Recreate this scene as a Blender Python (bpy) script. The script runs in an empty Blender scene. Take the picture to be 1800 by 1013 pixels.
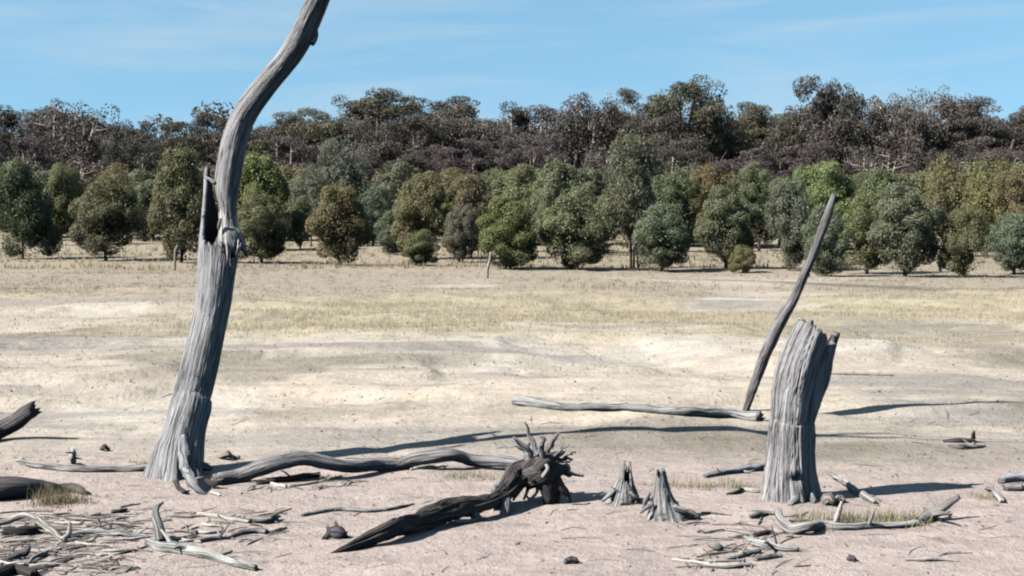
import bpy, math, random
import numpy as np
from mathutils import Vector

# ------------------------------------------------------------------ camera, sky, sun, exposure
sc = bpy.context.scene
CAM_H, F_PX, PW, PH, HORIZON = 1.65, 2473.0, 1800.0, 1013.0, 385.0
PITCH = math.atan((PH / 2 - HORIZON) / F_PX)
cam = bpy.data.cameras.new("camera")
cam.sensor_width = 36.0
cam.lens = 36.0 * F_PX / PW
cam.clip_start, cam.clip_end = 0.1, 3000.0
cam_o = bpy.data.objects.new("camera", cam)
sc.collection.objects.link(cam_o)
cam_o.location = (0, 0, CAM_H)
cam_o.rotation_euler = (math.pi / 2 - PITCH, 0, 0)
sc.camera = cam_o

SUN_EL, SUN_AZ = math.radians(42.0), math.radians(22.0)      # shadows run to the right and a little away
SUN = Vector((-math.cos(SUN_AZ) * math.cos(SUN_EL), -math.sin(SUN_AZ) * math.cos(SUN_EL), math.sin(SUN_EL)))
world = bpy.data.worlds.new("World")
sc.world = world
world.use_nodes = True
wn, wl = world.node_tree.nodes, world.node_tree.links
wn.clear()
w_out = wn.new("ShaderNodeOutputWorld"); w_bg = wn.new("ShaderNodeBackground")
w_sky = wn.new("ShaderNodeTexSky"); w_sky.sky_type = 'NISHITA'; w_sky.sun_disc = False
w_sky.sun_elevation = SUN_EL
w_sky.sun_rotation = math.atan2(SUN.x, SUN.y)
w_sky.air_density, w_sky.dust_density, w_sky.ozone_density = 1.0, 0.15, 2.0
SKY_STRENGTH = 0.056
w_geo = wn.new("ShaderNodeTexCoord")
w_lift = wn.new("ShaderNodeVectorMath"); w_lift.operation = 'MULTIPLY_ADD'
w_lift.inputs[1].default_value = (1, 1, 0.6); w_lift.inputs[2].default_value = (0, 0, 0.2)
wl.new(w_geo.outputs["Generated"], w_lift.inputs[0])
wl.new(w_lift.outputs[0], w_sky.inputs["Vector"])
w_tint = wn.new("ShaderNodeMix"); w_tint.data_type = 'RGBA'; w_tint.blend_type = 'MULTIPLY'
w_tint.inputs[0].default_value = 1.0
wl.new(w_sky.outputs[0], w_tint.inputs[6]); w_tint.inputs[7].default_value = (0.79, 0.96, 0.87, 1)
# thin cirrus, stretched sideways
w_map = wn.new("ShaderNodeMapping"); w_map.inputs["Scale"].default_value = (3.2, 3.2, 26.0)
w_map.inputs["Rotation"].default_value = (0.0, math.radians(5.0), 0.0)
wl.new(w_geo.outputs["Generated"], w_map.inputs[0])
w_no = wn.new("ShaderNodeTexNoise"); w_no.inputs["Scale"].default_value = 1.3
w_no.inputs["Detail"].default_value = 7.0; w_no.inputs["Distortion"].default_value = 0.5
w_no.inputs["Roughness"].default_value = 0.55
wl.new(w_map.outputs[0], w_no.inputs["Vector"])
w_rmp = wn.new("ShaderNodeMapRange"); w_rmp.inputs[1].default_value = 0.47; w_rmp.inputs[2].default_value = 0.80
w_rmp.inputs[3].default_value = 0.0; w_rmp.inputs[4].default_value = 0.6
wl.new(w_no.outputs[0], w_rmp.inputs[0])
w_mix = wn.new("ShaderNodeMix"); w_mix.data_type = 'RGBA'
wl.new(w_rmp.outputs[0], w_mix.inputs[0]); wl.new(w_tint.outputs[2], w_mix.inputs[6])
w_mix.inputs[7].default_value = (2.9, 3.5, 3.9, 1)
wl.new(w_mix.outputs[2], w_bg.inputs[0]); w_bg.inputs[1].default_value = SKY_STRENGTH
wl.new(w_bg.outputs[0], w_out.inputs[0])

sun = bpy.data.lights.new("sun", 'SUN'); sun.energy = 5.0; sun.angle = math.radians(0.53); sun.color = (1.0, 0.955, 0.89)
sun_o = bpy.data.objects.new("sun", sun); sc.collection.objects.link(sun_o)
sun_o.rotation_euler = SUN.to_track_quat('Z', 'Y').to_euler()
sun_o.location = (-20, -8, 25)
vs = sc.view_settings
vs.view_transform, vs.look, vs.exposure, vs.gamma = 'Standard', 'None', 1.9, 1.0
vs.use_curve_mapping = False
sc.render.film_transparent = False
sc.cycles.use_denoising = True
sc.cycles.max_bounces = 6
sc.cycles.diffuse_bounces = 0
sc.cycles.filter_width = 2.1            # the photograph is a soft scan

# ------------------------------------------------------------------ helpers
C = sc.collection
rng = np.random.default_rng(11)

def hash3(ix, iy, iz, seed):
    h = (ix.astype(np.int64) * 374761393 + iy.astype(np.int64) * 668265263 + iz.astype(np.int64) * 2147483647 + seed * 1274126177) & 0xFFFFFFFF
    h = ((h ^ (h >> 13)) * 1274126177) & 0xFFFFFFFF
    h = ((h ^ (h >> 16)) * 2246822519) & 0xFFFFFFFF
    return ((h ^ (h >> 15)) & 0xFFFF) / 65535.0

def vnoise(x, y, z=0.0, seed=0):
    x, y, z = np.broadcast_arrays(np.asarray(x, float), np.asarray(y, float), np.asarray(z, float))
    ix, iy, iz = np.floor(x), np.floor(y), np.floor(z)
    fx, fy, fz = x - ix, y - iy, z - iz
    fx, fy, fz = (t * t * t * (t * (t * 6 - 15) + 10) for t in (fx, fy, fz))
    def c(a, b, d): return hash3(ix + a, iy + b, iz + d, seed)
    def plane(d):
        lo = c(0, 0, d) * (1 - fx) + c(1, 0, d) * fx
        hi = c(0, 1, d) * (1 - fx) + c(1, 1, d) * fx
        return lo * (1 - fy) + hi * fy
    p0 = plane(0)
    if not np.any(fz): return p0 * 2 - 1
    return (p0 * (1 - fz) + plane(1) * fz) * 2 - 1

def fbm(x, y, z=0.0, oct=4, seed=0, gain=0.5):
    out, a, k, tot = 0.0, 1.0, 1.0, 0.0
    for o in range(oct):
        out = out + a * vnoise(np.asarray(x) * k + o * 17.3, np.asarray(y) * k - o * 9.1, np.asarray(z) * k if np.ndim(z) else z, seed + o)
        tot += a; a *= gain; k *= 2.03
    return out / tot

def sstep(a, b, x):
    t = np.clip((np.asarray(x, float) - a) / (b - a), 0, 1)
    return t * t * (3 - 2 * t)

def height(x, y):
    x, y = np.asarray(x, float), np.asarray(y, float)
    far = 1.15 * sstep(48, 120, y) + 1.6 * sstep(110, 260, y)
    mid = 0.10 * fbm(x * 0.16 + 3.1, y * 0.17, oct=3, seed=3) * sstep(9.5, 16, y) * (1 - 0.5 * sstep(40, 80, y))
    near = 0.034 * fbm(x * 0.75, y * 0.75, oct=3, seed=21) * (1 - 0.6 * sstep(18, 40, y))
    fine = 0.008 * fbm(x * 3.4, y * 3.4, oct=3, seed=31) * (1 - sstep(14, 26, y))
    rill = -0.022 * np.clip(1 - np.abs(fbm(x * 0.5 + 5, y * 0.6, oct=3, seed=44)) * 9, 0, 1) * sstep(8, 11, y) * (1 - sstep(22, 34, y))
    sc1 = fbm(x * 0.12 + 1.7, y * 0.20 + 4.0, oct=3, seed=101); sc2 = fbm(x * 0.17 - 6.2, y * 0.26, oct=3, seed=111)
    bank = 1.35 * (0.07 * sstep(-0.05, 0.03, sc1) + 0.05 * sstep(0.08, 0.14, sc2) + 0.045 * sstep(-0.22, -0.16, sc2)) * sstep(9.6, 12, y) * (1 - sstep(28, 36, y))
    return far + mid + near + fine + rill + bank - 0.06 * sstep(9.6, 12, y) * (1 - sstep(28, 36, y))

CP, SP = math.cos(PITCH), math.sin(PITCH)
def ray(px, py):
    u, v = (px - PW / 2) / F_PX, (PH / 2 - py) / F_PX
    d = np.array([u, CP + v * SP, -SP + v * CP])
    return d / d[1]                                  # per metre of depth
def at(px, py, depth):
    d = ray(px, py)
    return np.array([d[0] * depth, depth, CAM_H + d[2] * depth])
_D = np.geomspace(4.5, 320, 700)
def ground(px, py):
    d = ray(px, py)
    g = CAM_H + d[2] * _D - height(d[0] * _D, _D)
    k = np.argmax(g < 0)
    if g[k] >= 0: k = len(_D) - 1
    t0, t1, g0, g1 = _D[k - 1], _D[k], g[k - 1], g[k]
    t = t0 + (t1 - t0) * g0 / (g0 - g1)
    return np.array([d[0] * t, t, float(height(d[0] * t, t))])
def px_m(depth): return depth / F_PX

class Geo:
    """collects faces of one mesh"""
    def __init__(s): s.V, s.L, s.S, s.n, s.A = [], [], [], 0, {}
    def add(s, V, faces, **attrs):
        V = np.asarray(V, float)
        for F in faces:
            F = np.asarray(F, np.int64)
            if F.size: s.L.append((F + s.n).ravel()); s.S.append(np.full(len(F), F.shape[1]))
        for k, a in attrs.items(): s.A.setdefault(k, []).append((s.n, np.asarray(a, float)))
        s.V.append(V); s.n += len(V)
        return s
    def mesh(s, name, mat, smooth=True):
        m = bpy.data.meshes.new(name)
        V = np.concatenate(s.V); L = np.concatenate(s.L); S = np.concatenate(s.S)
        m.vertices.add(len(V)); m.vertices.foreach_set("co", V.astype(np.float32).ravel())
        m.loops.add(len(L)); m.loops.foreach_set("vertex_index", L.astype(np.int32))
        m.polygons.add(len(S))
        m.polygons.foreach_set("loop_start", np.concatenate([[0], np.cumsum(S)[:-1]]).astype(np.int32))
        m.polygons.foreach_set("use_smooth", np.full(len(S), smooth))
        m.update(calc_edges=True)
        for k, parts in s.A.items():
            dim = 3 if parts[0][1].ndim == 2 else 1
            buf = np.zeros((s.n, dim))
            for st, a in parts: buf[st:st + len(a)] = a.reshape(len(a), dim)
            at_ = m.attributes.new(k, 'FLOAT_VECTOR' if dim == 3 else 'FLOAT', 'POINT')
            at_.data.foreach_set("vector" if dim == 3 else "value", buf.astype(np.float32).ravel())
        m.materials.append(mat)
        return m

def wood_like(mesh): return mesh.materials[0].name in ('weathered_wood', 'dry_twig')
def link(name, mesh, parent=None, color=None, loc=None):
    o = bpy.data.objects.new(name, mesh)
    C.objects.link(o)
    if parent is not None: o.parent = parent
    if color is not None: o.color = (*[c * (WK if wood_like(mesh) else 1.0) for c in color], 1)
    if loc is not None: o.location = loc
    return o
def tag(o, label=None, cat=None, group=None, kind=None):
    if label: o["label"] = label
    if cat: o["category"] = cat
    if group: o["group"] = group
    if kind: o["kind"] = kind
    return o

def catmull(P, R, n):
    P = np.asarray(P, float); R = np.asarray(R, float)
    seg = np.linalg.norm(np.diff(P, axis=0), axis=1); u = np.concatenate([[0], np.cumsum(seg)]); tot = u[-1]
    t = np.linspace(0, tot, n)
    k = np.clip(np.searchsorted(u, t, side='right') - 1, 0, len(P) - 2)
    f = (t - u[k]) / np.maximum(seg[k], 1e-9)
    X = np.column_stack([P, R])
    X0, X1, X2, X3 = X[np.maximum(k - 1, 0)], X[k], X[k + 1], X[np.minimum(k + 2, len(P) - 1)]
    f = f[:, None]
    Y = 0.5 * (2 * X1 + (X2 - X0) * f + (2 * X0 - 5 * X1 + 4 * X2 - X3) * f ** 2 + (3 * X1 - X0 - 3 * X2 + X3) * f ** 3)
    return Y[:, :3], np.maximum(Y[:, 3], 1e-4), t, tot

def frames(P, fixed=False):
    T = np.gradient(P, axis=0); T /= np.linalg.norm(T, axis=1)[:, None] + 1e-12
    E1 = np.zeros_like(P)
    if fixed:
        X = np.array([1.0, 0, 0]); E1 = X - T * (T @ X)[:, None]
    else:
        r = np.array([0, 0, 1.0]) if abs(T[0, 2]) < 0.8 else np.array([1.0, 0, 0])
        for i in range(len(P)):
            r = r - T[i] * (T[i] @ r); r /= np.linalg.norm(r); E1[i] = r
    E1 /= np.linalg.norm(E1, axis=1)[:, None]
    return T, E1, np.cross(T, E1)

def tube(g, P, R, na=10, nr=None, rough=0.12, groove=0.0, ng=9, seed=0, jag=0.4, char=0.0, wig=0.0, flat=1.0):
    """weathered limb along points P with radii R, broken ends"""
    P = np.asarray(P, float)
    length = np.linalg.norm(np.diff(P, axis=0), axis=1).sum(); rm = float(np.mean(R))
    nr = nr or int(np.clip(length / max(rm, 1e-3) * 1.6, 5, 90))
    Q, RR, t, tot = catmull(P, R, nr)
    if wig:
        env = np.sin(np.clip(t / tot, 0, 1) * np.pi * 0.6)
        for ax in range(3): Q[:, ax] += wig * rm * env * fbm(t / (rm * 5) + seed * 1.7, np.full(nr, ax * 5.3), oct=2, seed=seed + ax)
    T, E1, E2 = frames(Q)
    th = np.linspace(0, 2 * np.pi, na, endpoint=False)
    TH, TT = np.meshgrid(th, t)
    m = 1 + rough * 1.6 * fbm(np.cos(TH) * 1.1 + seed * 3.7, np.sin(TH) * 1.1, TT / (rm * 5), oct=3, seed=seed)
    if groove:
        K = ng / 5.0
        for q, (kf, amp) in enumerate(((K, 0.7), (K * 2.6, 0.9))):
            v = vnoise(np.cos(TH) * kf + seed, np.sin(TH) * kf, TT / (rm * 7) * (1 + q), seed + 5 + q)
            m -= groove * amp * np.clip(1 - np.abs(v) * 3.2, 0, 1) ** 1.5
        m += groove * 0.6 * fbm(np.cos(TH) * 3, np.sin(TH) * 3, TT / (rm * 1.6), oct=3, seed=seed + 9)
    off = (E1[:, None] * np.cos(TH)[..., None] * flat + E2[:, None] * np.sin(TH)[..., None]) * (RR[:, None] * m)[..., None]
    V = Q[:, None] + off
    for e, s in ((0, -1), (nr - 1, 1)):                 # splintered ends
        V[e] += T[e] * (s * RR[e] * jag * (hash3(np.arange(na), np.full(na, seed), np.full(na, e), 7) * 2.2 - 0.5))[:, None]
    V = V.reshape(-1, 3)
    i, j = np.meshgrid(np.arange(nr - 1), np.arange(na), indexing='ij')
    a = i * na + j; b = i * na + (j + 1) % na
    quads = np.stack([a, b, b + na, a + na], -1).reshape(-1, 4)
    c0, c1 = len(V), len(V) + 1
    V = np.vstack([V, Q[0] + T[0] * RR[0] * 0.12, Q[-1] - T[-1] * RR[-1] * 0.12])
    jj = np.arange(na); last = (nr - 1) * na
    t1 = np.stack([np.full(na, c0), (jj + 1) % na, jj], -1)
    t2 = np.stack([np.full(na, c1), last + jj, last + (jj + 1) % na], -1)
    W = np.stack([np.cos(TH) * rm, np.sin(TH) * rm, TT], -1).reshape(-1, 3)
    W = np.vstack([W, [0, 0, 0], [0, 0, tot]]) + seed * 0.77
    g.add(V, [quads, np.vstack([t1, t2])], wood=W, char=np.full(len(V), char))
    return g

def shell(g, P, R, rim, mult, na=96, nr=150, thick=0.28, inner_from=0.4, seed=0, inner_black=0.95):
    """upright hollow trunk: rim(theta) = how far up the path each side still stands"""
    Q, RR, t, tot = catmull(P, R, 400)
    T, E1, E2 = frames(Q, fixed=True)
    th = np.linspace(0, 2 * np.pi, na, endpoint=False)
    rm = rim(th)
    def surf(lo, hi, n, scale):
        S = lo + (hi - lo) * np.linspace(0, 1, n)[:, None] ** 0.9 * np.ones(na)
        S = S * rm[None, :] if np.ndim(lo) == 0 and lo == 0 else lo + (rm[None, :] - lo) * np.linspace(0, 1, n)[:, None]
        k = S * 399; k0 = np.clip(k.astype(int), 0, 398); f = (k - k0)[..., None]
        L = lambda A: A[k0] * (1 - f) + A[k0 + 1] * f
        TH = np.broadcast_to(th, S.shape)
        rad = (RR[k0] * (1 - f[..., 0]) + RR[k0 + 1] * f[..., 0]) * mult(TH, S, seed) * scale
        V = L(Q) + (L(E1) * np.cos(TH)[..., None] + L(E2) * np.sin(TH)[..., None]) * rad[..., None]
        r0 = float(np.mean(R))
        return V.reshape(-1, 3), np.stack([np.cos(TH) * r0, np.sin(TH) * r0, S * tot], -1).reshape(-1, 3) + seed
    ni = 50
    Vo, Wo = surf(0.0, 1.0, nr, 1.0)
    Vi, Wi = surf(inner_from, 1.0, ni, 1.0 - thick)
    def q(n, base, flip):
        i, j = np.meshgrid(np.arange(n - 1), np.arange(na), indexing='ij')
        a = base + i * na + j; b = base + i * na + (j + 1) % na
        s = [a, b, b + na, a + na]
        return np.stack(s[::-1] if flip else s, -1).reshape(-1, 4)
    base = nr * na; j = np.arange(na); lo = (nr - 1) * na; li = base + (ni - 1) * na
    rimq = np.stack([lo + j, lo + (j + 1) % na, li + (j + 1) % na, li + j], -1)
    V = np.vstack([Vo, Vi, Vi[:na].mean(0)])
    cap = np.stack([np.full(na, len(V) - 1), base + j, base + (j + 1) % na], -1)
    ch = np.concatenate([np.zeros(len(Vo)), np.full(len(Vi) + 1, inner_black)])  # inner wall mixed close to black, its top edge less
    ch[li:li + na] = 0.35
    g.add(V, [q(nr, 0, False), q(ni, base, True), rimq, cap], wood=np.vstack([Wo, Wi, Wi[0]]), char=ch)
    return g

# ------------------------------------------------------------------ materials
def new_mat(name):
    m = bpy.data.materials.new(name); m.use_nodes = True
    n, l = m.node_tree.nodes, m.node_tree.links
    b = n["Principled BSDF"]; b.inputs["Roughness"].default_value = 0.85
    b.inputs["Specular IOR Level"].default_value = 0.2
    return m, n, l, b
def N(n, t, **kw):
    x = n.new(t)
    for k, v in kw.items(): setattr(x, k, v)
    return x
def math_n(n, l, op, a, b=None):
    x = N(n, "ShaderNodeMath", operation=op)
    for i, v in enumerate((a, b)):
        if v is None: continue
        if isinstance(v, (int, float)): x.inputs[i].default_value = v
        else: l.new(v, x.inputs[i])
    return x.outputs[0]
def ramp_map(n, l, v, a, b, c, d):
    x = N(n, "ShaderNodeMapRange"); l.new(v, x.inputs[0])
    for i, q in enumerate((a, b, c, d)): x.inputs[i + 1].default_value = q
    return x.outputs[0]

def wood_material(name, lo=0.55, hi=1.28, bump=0.9, dist=0.025, cracks=0.42):
    m, n, l, b = new_mat(name)
    at_ = N(n, "ShaderNodeAttribute", attribute_name="wood"); oi = N(n, "ShaderNodeObjectInfo")
    ch = N(n, "ShaderNodeAttribute", attribute_name="char")
    mp = N(n, "ShaderNodeMapping"); mp.inputs["Scale"].default_value = (55, 55, 3.2); l.new(at_.outputs["Vector"], mp.inputs[0])
    n1 = N(n, "ShaderNodeTexNoise"); n1.inputs["Scale"].default_value = 1.0; n1.inputs["Detail"].default_value = 6
    n1.inputs["Roughness"].default_value = 0.65; n1.inputs["Distortion"].default_value = 0.4; l.new(mp.outputs[0], n1.inputs["Vector"])
    mp2 = N(n, "ShaderNodeMapping"); mp2.inputs["Scale"].default_value = (9, 9, 3.5); l.new(at_.outputs["Vector"], mp2.inputs[0])
    n2 = N(n, "ShaderNodeTexNoise"); n2.inputs["Scale"].default_value = 1.0; n2.inputs["Detail"].default_value = 4; l.new(mp2.outputs[0], n2.inputs["Vector"])
    f1 = ramp_map(n, l, n1.outputs[0], 0.3, 0.72, lo, hi); f2 = ramp_map(n, l, n2.outputs[0], 0.3, 0.7, 0.78, 1.15)
    f = math_n(n, l, 'MULTIPLY', f1, f2)
    mp3 = N(n, "ShaderNodeMapping"); mp3.inputs["Scale"].default_value = (34, 34, 1.5); l.new(at_.outputs["Vector"], mp3.inputs[0])
    n3 = N(n, "ShaderNodeTexNoise"); n3.inputs["Scale"].default_value = 1.0; n3.inputs["Detail"].default_value = 3; n3.inputs["Distortion"].default_value = 0.6; l.new(mp3.outputs[0], n3.inputs["Vector"])
    cr = math_n(n, l, 'ABSOLUTE', math_n(n, l, 'SUBTRACT', n3.outputs[0], 0.5))
    crack = ramp_map(n, l, cr, 0.008, 0.04, 0.0, 1.0)
    f = math_n(n, l, 'MULTIPLY', f, ramp_map(n, l, crack, 0, 1, cracks, 1.0))
    mul = N(n, "ShaderNodeMix", data_type='RGBA', blend_type='MULTIPLY'); mul.inputs[0].default_value = 1
    l.new(oi.outputs["Color"], mul.inputs[6])
    cc = N(n, "ShaderNodeCombineColor"); l.new(f, cc.inputs[0]); l.new(f, cc.inputs[1]); l.new(math_n(n, l, 'MULTIPLY', f, 1.0), cc.inputs[2])
    l.new(cc.outputs[0], mul.inputs[7])
    # warm stains
    st = N(n, "ShaderNodeMix", data_type='RGBA'); l.new(ramp_map(n, l, n2.outputs["Color"], 0.58, 0.8, 0, 0.35), st.inputs[0])
    l.new(mul.outputs[2], st.inputs[6]); st.inputs[7].default_value = (0.085, 0.065, 0.055, 1)
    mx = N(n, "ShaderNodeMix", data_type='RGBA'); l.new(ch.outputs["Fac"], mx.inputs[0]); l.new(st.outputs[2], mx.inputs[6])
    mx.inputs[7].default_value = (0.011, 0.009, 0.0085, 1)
    l.new(mx.outputs[2], b.inputs["Base Color"])
    bp = N(n, "ShaderNodeBump"); bp.inputs["Strength"].default_value = bump; bp.inputs["Distance"].default_value = dist
    l.new(math_n(n, l, 'ADD', n1.outputs[0], math_n(n, l, 'MULTIPLY', crack, 0.4)), bp.inputs["Height"]); l.new(bp.outputs[0], b.inputs["Normal"])
    return m

def leaf_material(name, trans=0.22, vary=0.45):
    m, n, l, b = new_mat(name)
    n.remove(b)
    oi = N(n, "ShaderNodeObjectInfo"); r = N(n, "ShaderNodeAttribute", attribute_name="rnd"); br = N(n, "ShaderNodeAttribute", attribute_name="dead")
    f = ramp_map(n, l, r.outputs["Fac"], 0, 1, 1 - vary, 1 + vary)
    cc = N(n, "ShaderNodeCombineColor"); [l.new(f, cc.inputs[i]) for i in range(3)]
    mul = N(n, "ShaderNodeMix", data_type='RGBA', blend_type='MULTIPLY'); mul.inputs[0].default_value = 1
    l.new(oi.outputs["Color"], mul.inputs[6]); l.new(cc.outputs[0], mul.inputs[7])
    mx = N(n, "ShaderNodeMix", data_type='RGBA'); l.new(br.outputs["Fac"], mx.inputs[0]); l.new(mul.outputs[2], mx.inputs[6])
    mx.inputs[7].default_value = (0.085, 0.055, 0.04, 1)
    d = N(n, "ShaderNodeBsdfDiffuse"); t = N(n, "ShaderNodeBsdfTranslucent"); ms = N(n, "ShaderNodeMixShader"); ms.inputs[0].default_value = trans
    l.new(mx.outputs[2], d.inputs[0]); l.new(mx.outputs[2], t.inputs[0]); l.new(d.outputs[0], ms.inputs[1]); l.new(t.outputs[0], ms.inputs[2])
    gl = N(n, "ShaderNodeBsdfGlossy"); gl.inputs["Roughness"].default_value = 0.5; gl.inputs[0].default_value = (0.8, 0.9, 1, 1)
    m2 = N(n, "ShaderNodeMixShader"); m2.inputs[0].default_value = 0.008; l.new(ms.outputs[0], m2.inputs[1]); l.new(gl.outputs[0], m2.inputs[2])
    l.new(m2.outputs[0], n["Material Output"].inputs[0])
    return m

def ground_material():
    m, n, l, b = new_mat("soil")
    b.inputs["Roughness"].default_value = 0.95; b.inputs["Specular IOR Level"].default_value = 0.1
    tint = N(n, "ShaderNodeAttribute", attribute_name="tint"); geo = N(n, "ShaderNodeNewGeometry")
    def noise(scale, detail, rough=0.6, sc3=(1, 1, 1)):
        mp = N(n, "ShaderNodeMapping"); mp.inputs["Scale"].default_value = sc3; l.new(geo.outputs["Position"], mp.inputs[0])
        x = N(n, "ShaderNodeTexNoise"); x.inputs["Scale"].default_value = scale; x.inputs["Detail"].default_value = detail
        x.inputs["Roughness"].default_value = rough; l.new(mp.outputs[0], x.inputs["Vector"]); return x
    a = noise(1.9, 8, 0.68); c = noise(14, 5, 0.6); d = noise(70, 3, 0.6); e = noise(2.2, 7, 0.72, (1, 2.6, 1))
    f = math_n(n, l, 'MULTIPLY', ramp_map(n, l, a.outputs[0], 0.3, 0.7, 0.84, 1.1), ramp_map(n, l, c.outputs[0], 0.3, 0.7, 0.9, 1.06))
    f = math_n(n, l, 'MULTIPLY', f, ramp_map(n, l, d.outputs[0], 0.25, 0.75, 0.9, 1.08))
    f = math_n(n, l, 'MULTIPLY', f, ramp_map(n, l, e.outputs[0], 0.32, 0.68, 0.78, 1.14))
    cc = N(n, "ShaderNodeCombineColor"); [l.new(f, cc.inputs[i]) for i in range(3)]
    mul = N(n, "ShaderNodeMix", data_type='RGBA', blend_type='MULTIPLY'); mul.inputs[0].default_value = 1
    l.new(tint.outputs["Vector"], mul.inputs[6]); l.new(cc.outputs[0], mul.inputs[7])
    # dark crumbs of bark and leaf litter
    v = N(n, "ShaderNodeTexVoronoi"); v.inputs["Scale"].default_value = 11; v.inputs["Randomness"].default_value = 1; l.new(geo.outputs["Position"], v.inputs["Vector"])
    sp = math_n(n, l, 'MULTIPLY', ramp_map(n, l, v.outputs["Distance"], 0.10, 0.2, 1, 0), ramp_map(n, l, a.outputs[0], 0.47, 0.62, 0, 0.6))
    mx = N(n, "ShaderNodeMix", data_type='RGBA'); l.new(sp, mx.inputs[0]); l.new(mul.outputs[2], mx.inputs[6]); mx.inputs[7].default_value = (0.045, 0.036, 0.033, 1)
    l.new(mx.outputs[2], b.inputs["Base Color"])
    h = math_n(n, l, 'ADD', math_n(n, l, 'MULTIPLY', a.outputs[0], 1.0), math_n(n, l, 'MULTIPLY', c.outputs[0], 0.45))
    h = math_n(n, l, 'ADD', h, math_n(n, l, 'MULTIPLY', d.outputs[0], 0.2))
    bp = N(n, "ShaderNodeBump"); bp.inputs["Strength"].default_value = 0.75; bp.inputs["Distance"].default_value = 0.06
    l.new(h, bp.inputs["Height"]); l.new(bp.outputs[0], b.inputs["Normal"])
    return m

M_WOOD = wood_material("weathered_wood")
M_TWIG = wood_material("dry_twig", 0.7, 1.25, 0.3, 0.004, 0.8)
M_BARK = wood_material("tree_bark", 0.75, 1.2, 0.2, 0.01, 0.8)
M_LEAF = leaf_material("sapling_leaves", 0.36, 0.22)
M_GUM = leaf_material("gum_leaves", 0.2, 0.3)
M_GRASS = leaf_material("dry_grass_blades", 0.42, 0.25)
M_SOIL = ground_material()

WK = 0.51                                  # silvered wood is duller than it looks in full sun
GREY = (0.31, 0.305, 0.315); PALE = (0.40, 0.39, 0.375); DARK = (0.09, 0.078, 0.078); BONE = (0.46, 0.43, 0.39); MIDG = (0.25, 0.235, 0.24)

# ------------------------------------------------------------------ ground sheet
def grass_zone(x, y):
    """straw grass cover 0..1"""
    w = fbm(x * 0.22, y * 0.2, oct=3, seed=60)
    edge = 17.3 + 1.2 * w + 0.0 * x
    band = sstep(edge, edge + 1.6, y)
    bare = sstep(0.18, 0.42, fbm(x * 0.19 + 9, y * 0.15, oct=3, seed=71)) * sstep(17, 20, y) * (1 - sstep(36, 44, y))
    leftbare = (1 - sstep(-7.0, -3.2, x + 1.2 * w)) * (1 - sstep(27.5, 31, y + 2 * w))
    return np.clip(band * (1 - 0.9 * bare) * (1 - 0.8 * leftbare), 0, 1)
def grey_zone(x, y):
    a = sstep(0.08, 0.34, fbm(x * 0.33 + 2, y * 0.42, oct=4, seed=81)) * sstep(8.8, 10, y) * (1 - sstep(22, 30, y)) * 0.75
    p = np.exp(-(((x - 1.2) / 1.2) ** 2 + ((y - 10.35) / 0.8) ** 2) * 1.1) * (1.0 + 0.5 * fbm(x * 2, y * 2, seed=5))
    return np.clip(a + p, 0, 1)
def straw_zone(x, y):
    return sstep(17, 19, y) * (1 - sstep(26, 33, y + 3 * fbm(x * .1, y * .1, seed=90)))
def dark_stripe_zone(x, y):  # slanting stripe of darker ground colour, grass thinner along it
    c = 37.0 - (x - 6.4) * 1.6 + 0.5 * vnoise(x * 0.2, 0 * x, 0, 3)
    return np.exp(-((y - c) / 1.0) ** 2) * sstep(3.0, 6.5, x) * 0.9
def ground_tint(x, y):
    w = fbm(x * 0.35, y * 0.35, oct=4, seed=50)
    pink = np.array([0.312, 0.262, 0.240]); cream = np.array([0.375, 0.328, 0.272]); white = np.array([0.40, 0.37, 0.328]); lav = np.array([0.232, 0.212, 0.195])
    grey = np.array([0.155, 0.14, 0.112]); straw = np.array([0.33, 0.285, 0.195]); drab = np.array([0.25, 0.215, 0.165]); far = np.array([0.25, 0.208, 0.15])
    mix = lambda a, b, t: a * (1 - t[..., None]) + b * t[..., None]
    col = np.broadcast_to(pink, x.shape + (3,))
    col = mix(col, cream, sstep(9.0, 12.5, y + 1.8 * w))
    salt = sstep(0.05, 0.4, fbm(x * 0.3 - 4, y * 0.35, oct=4, seed=55)) * sstep(9.5, 13, y) * (1 - sstep(30, 40, y))
    col = mix(col, white, salt * 0.95)
    streak = sstep(0.02, 0.3, fbm(x * 0.16 + 7, y * 0.85, oct=4, seed=57)) * sstep(9.3, 11, y) * (1 - sstep(26, 34, y))
    col = mix(col, lav, streak * 0.85)
    rim_ = sstep(0.1, 0.35, fbm(x * 0.2 - 3, y * 1.1, oct=4, seed=58)) * sstep(10, 12, y) * (1 - sstep(26, 34, y))
    col = mix(col, np.array([0.41, 0.355, 0.29]), rim_ * 0.7)
    col = mix(col, grey, grey_zone(x, y) * 0.85)
    gz = grass_zone(x, y)
    g = mix(np.broadcast_to(drab, col.shape), straw, straw_zone(x, y))
    g = mix(g, far, sstep(42, 50, y))
    col = mix(col, g, gz * 0.85)
    col = mix(col, np.array([0.105, 0.09, 0.075]), dark_stripe_zone(x, y))
    col = mix(col, np.array([0.13, 0.105, 0.085]), sstep(80, 100, y) * 0.8)
    return col * 0.635

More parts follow.
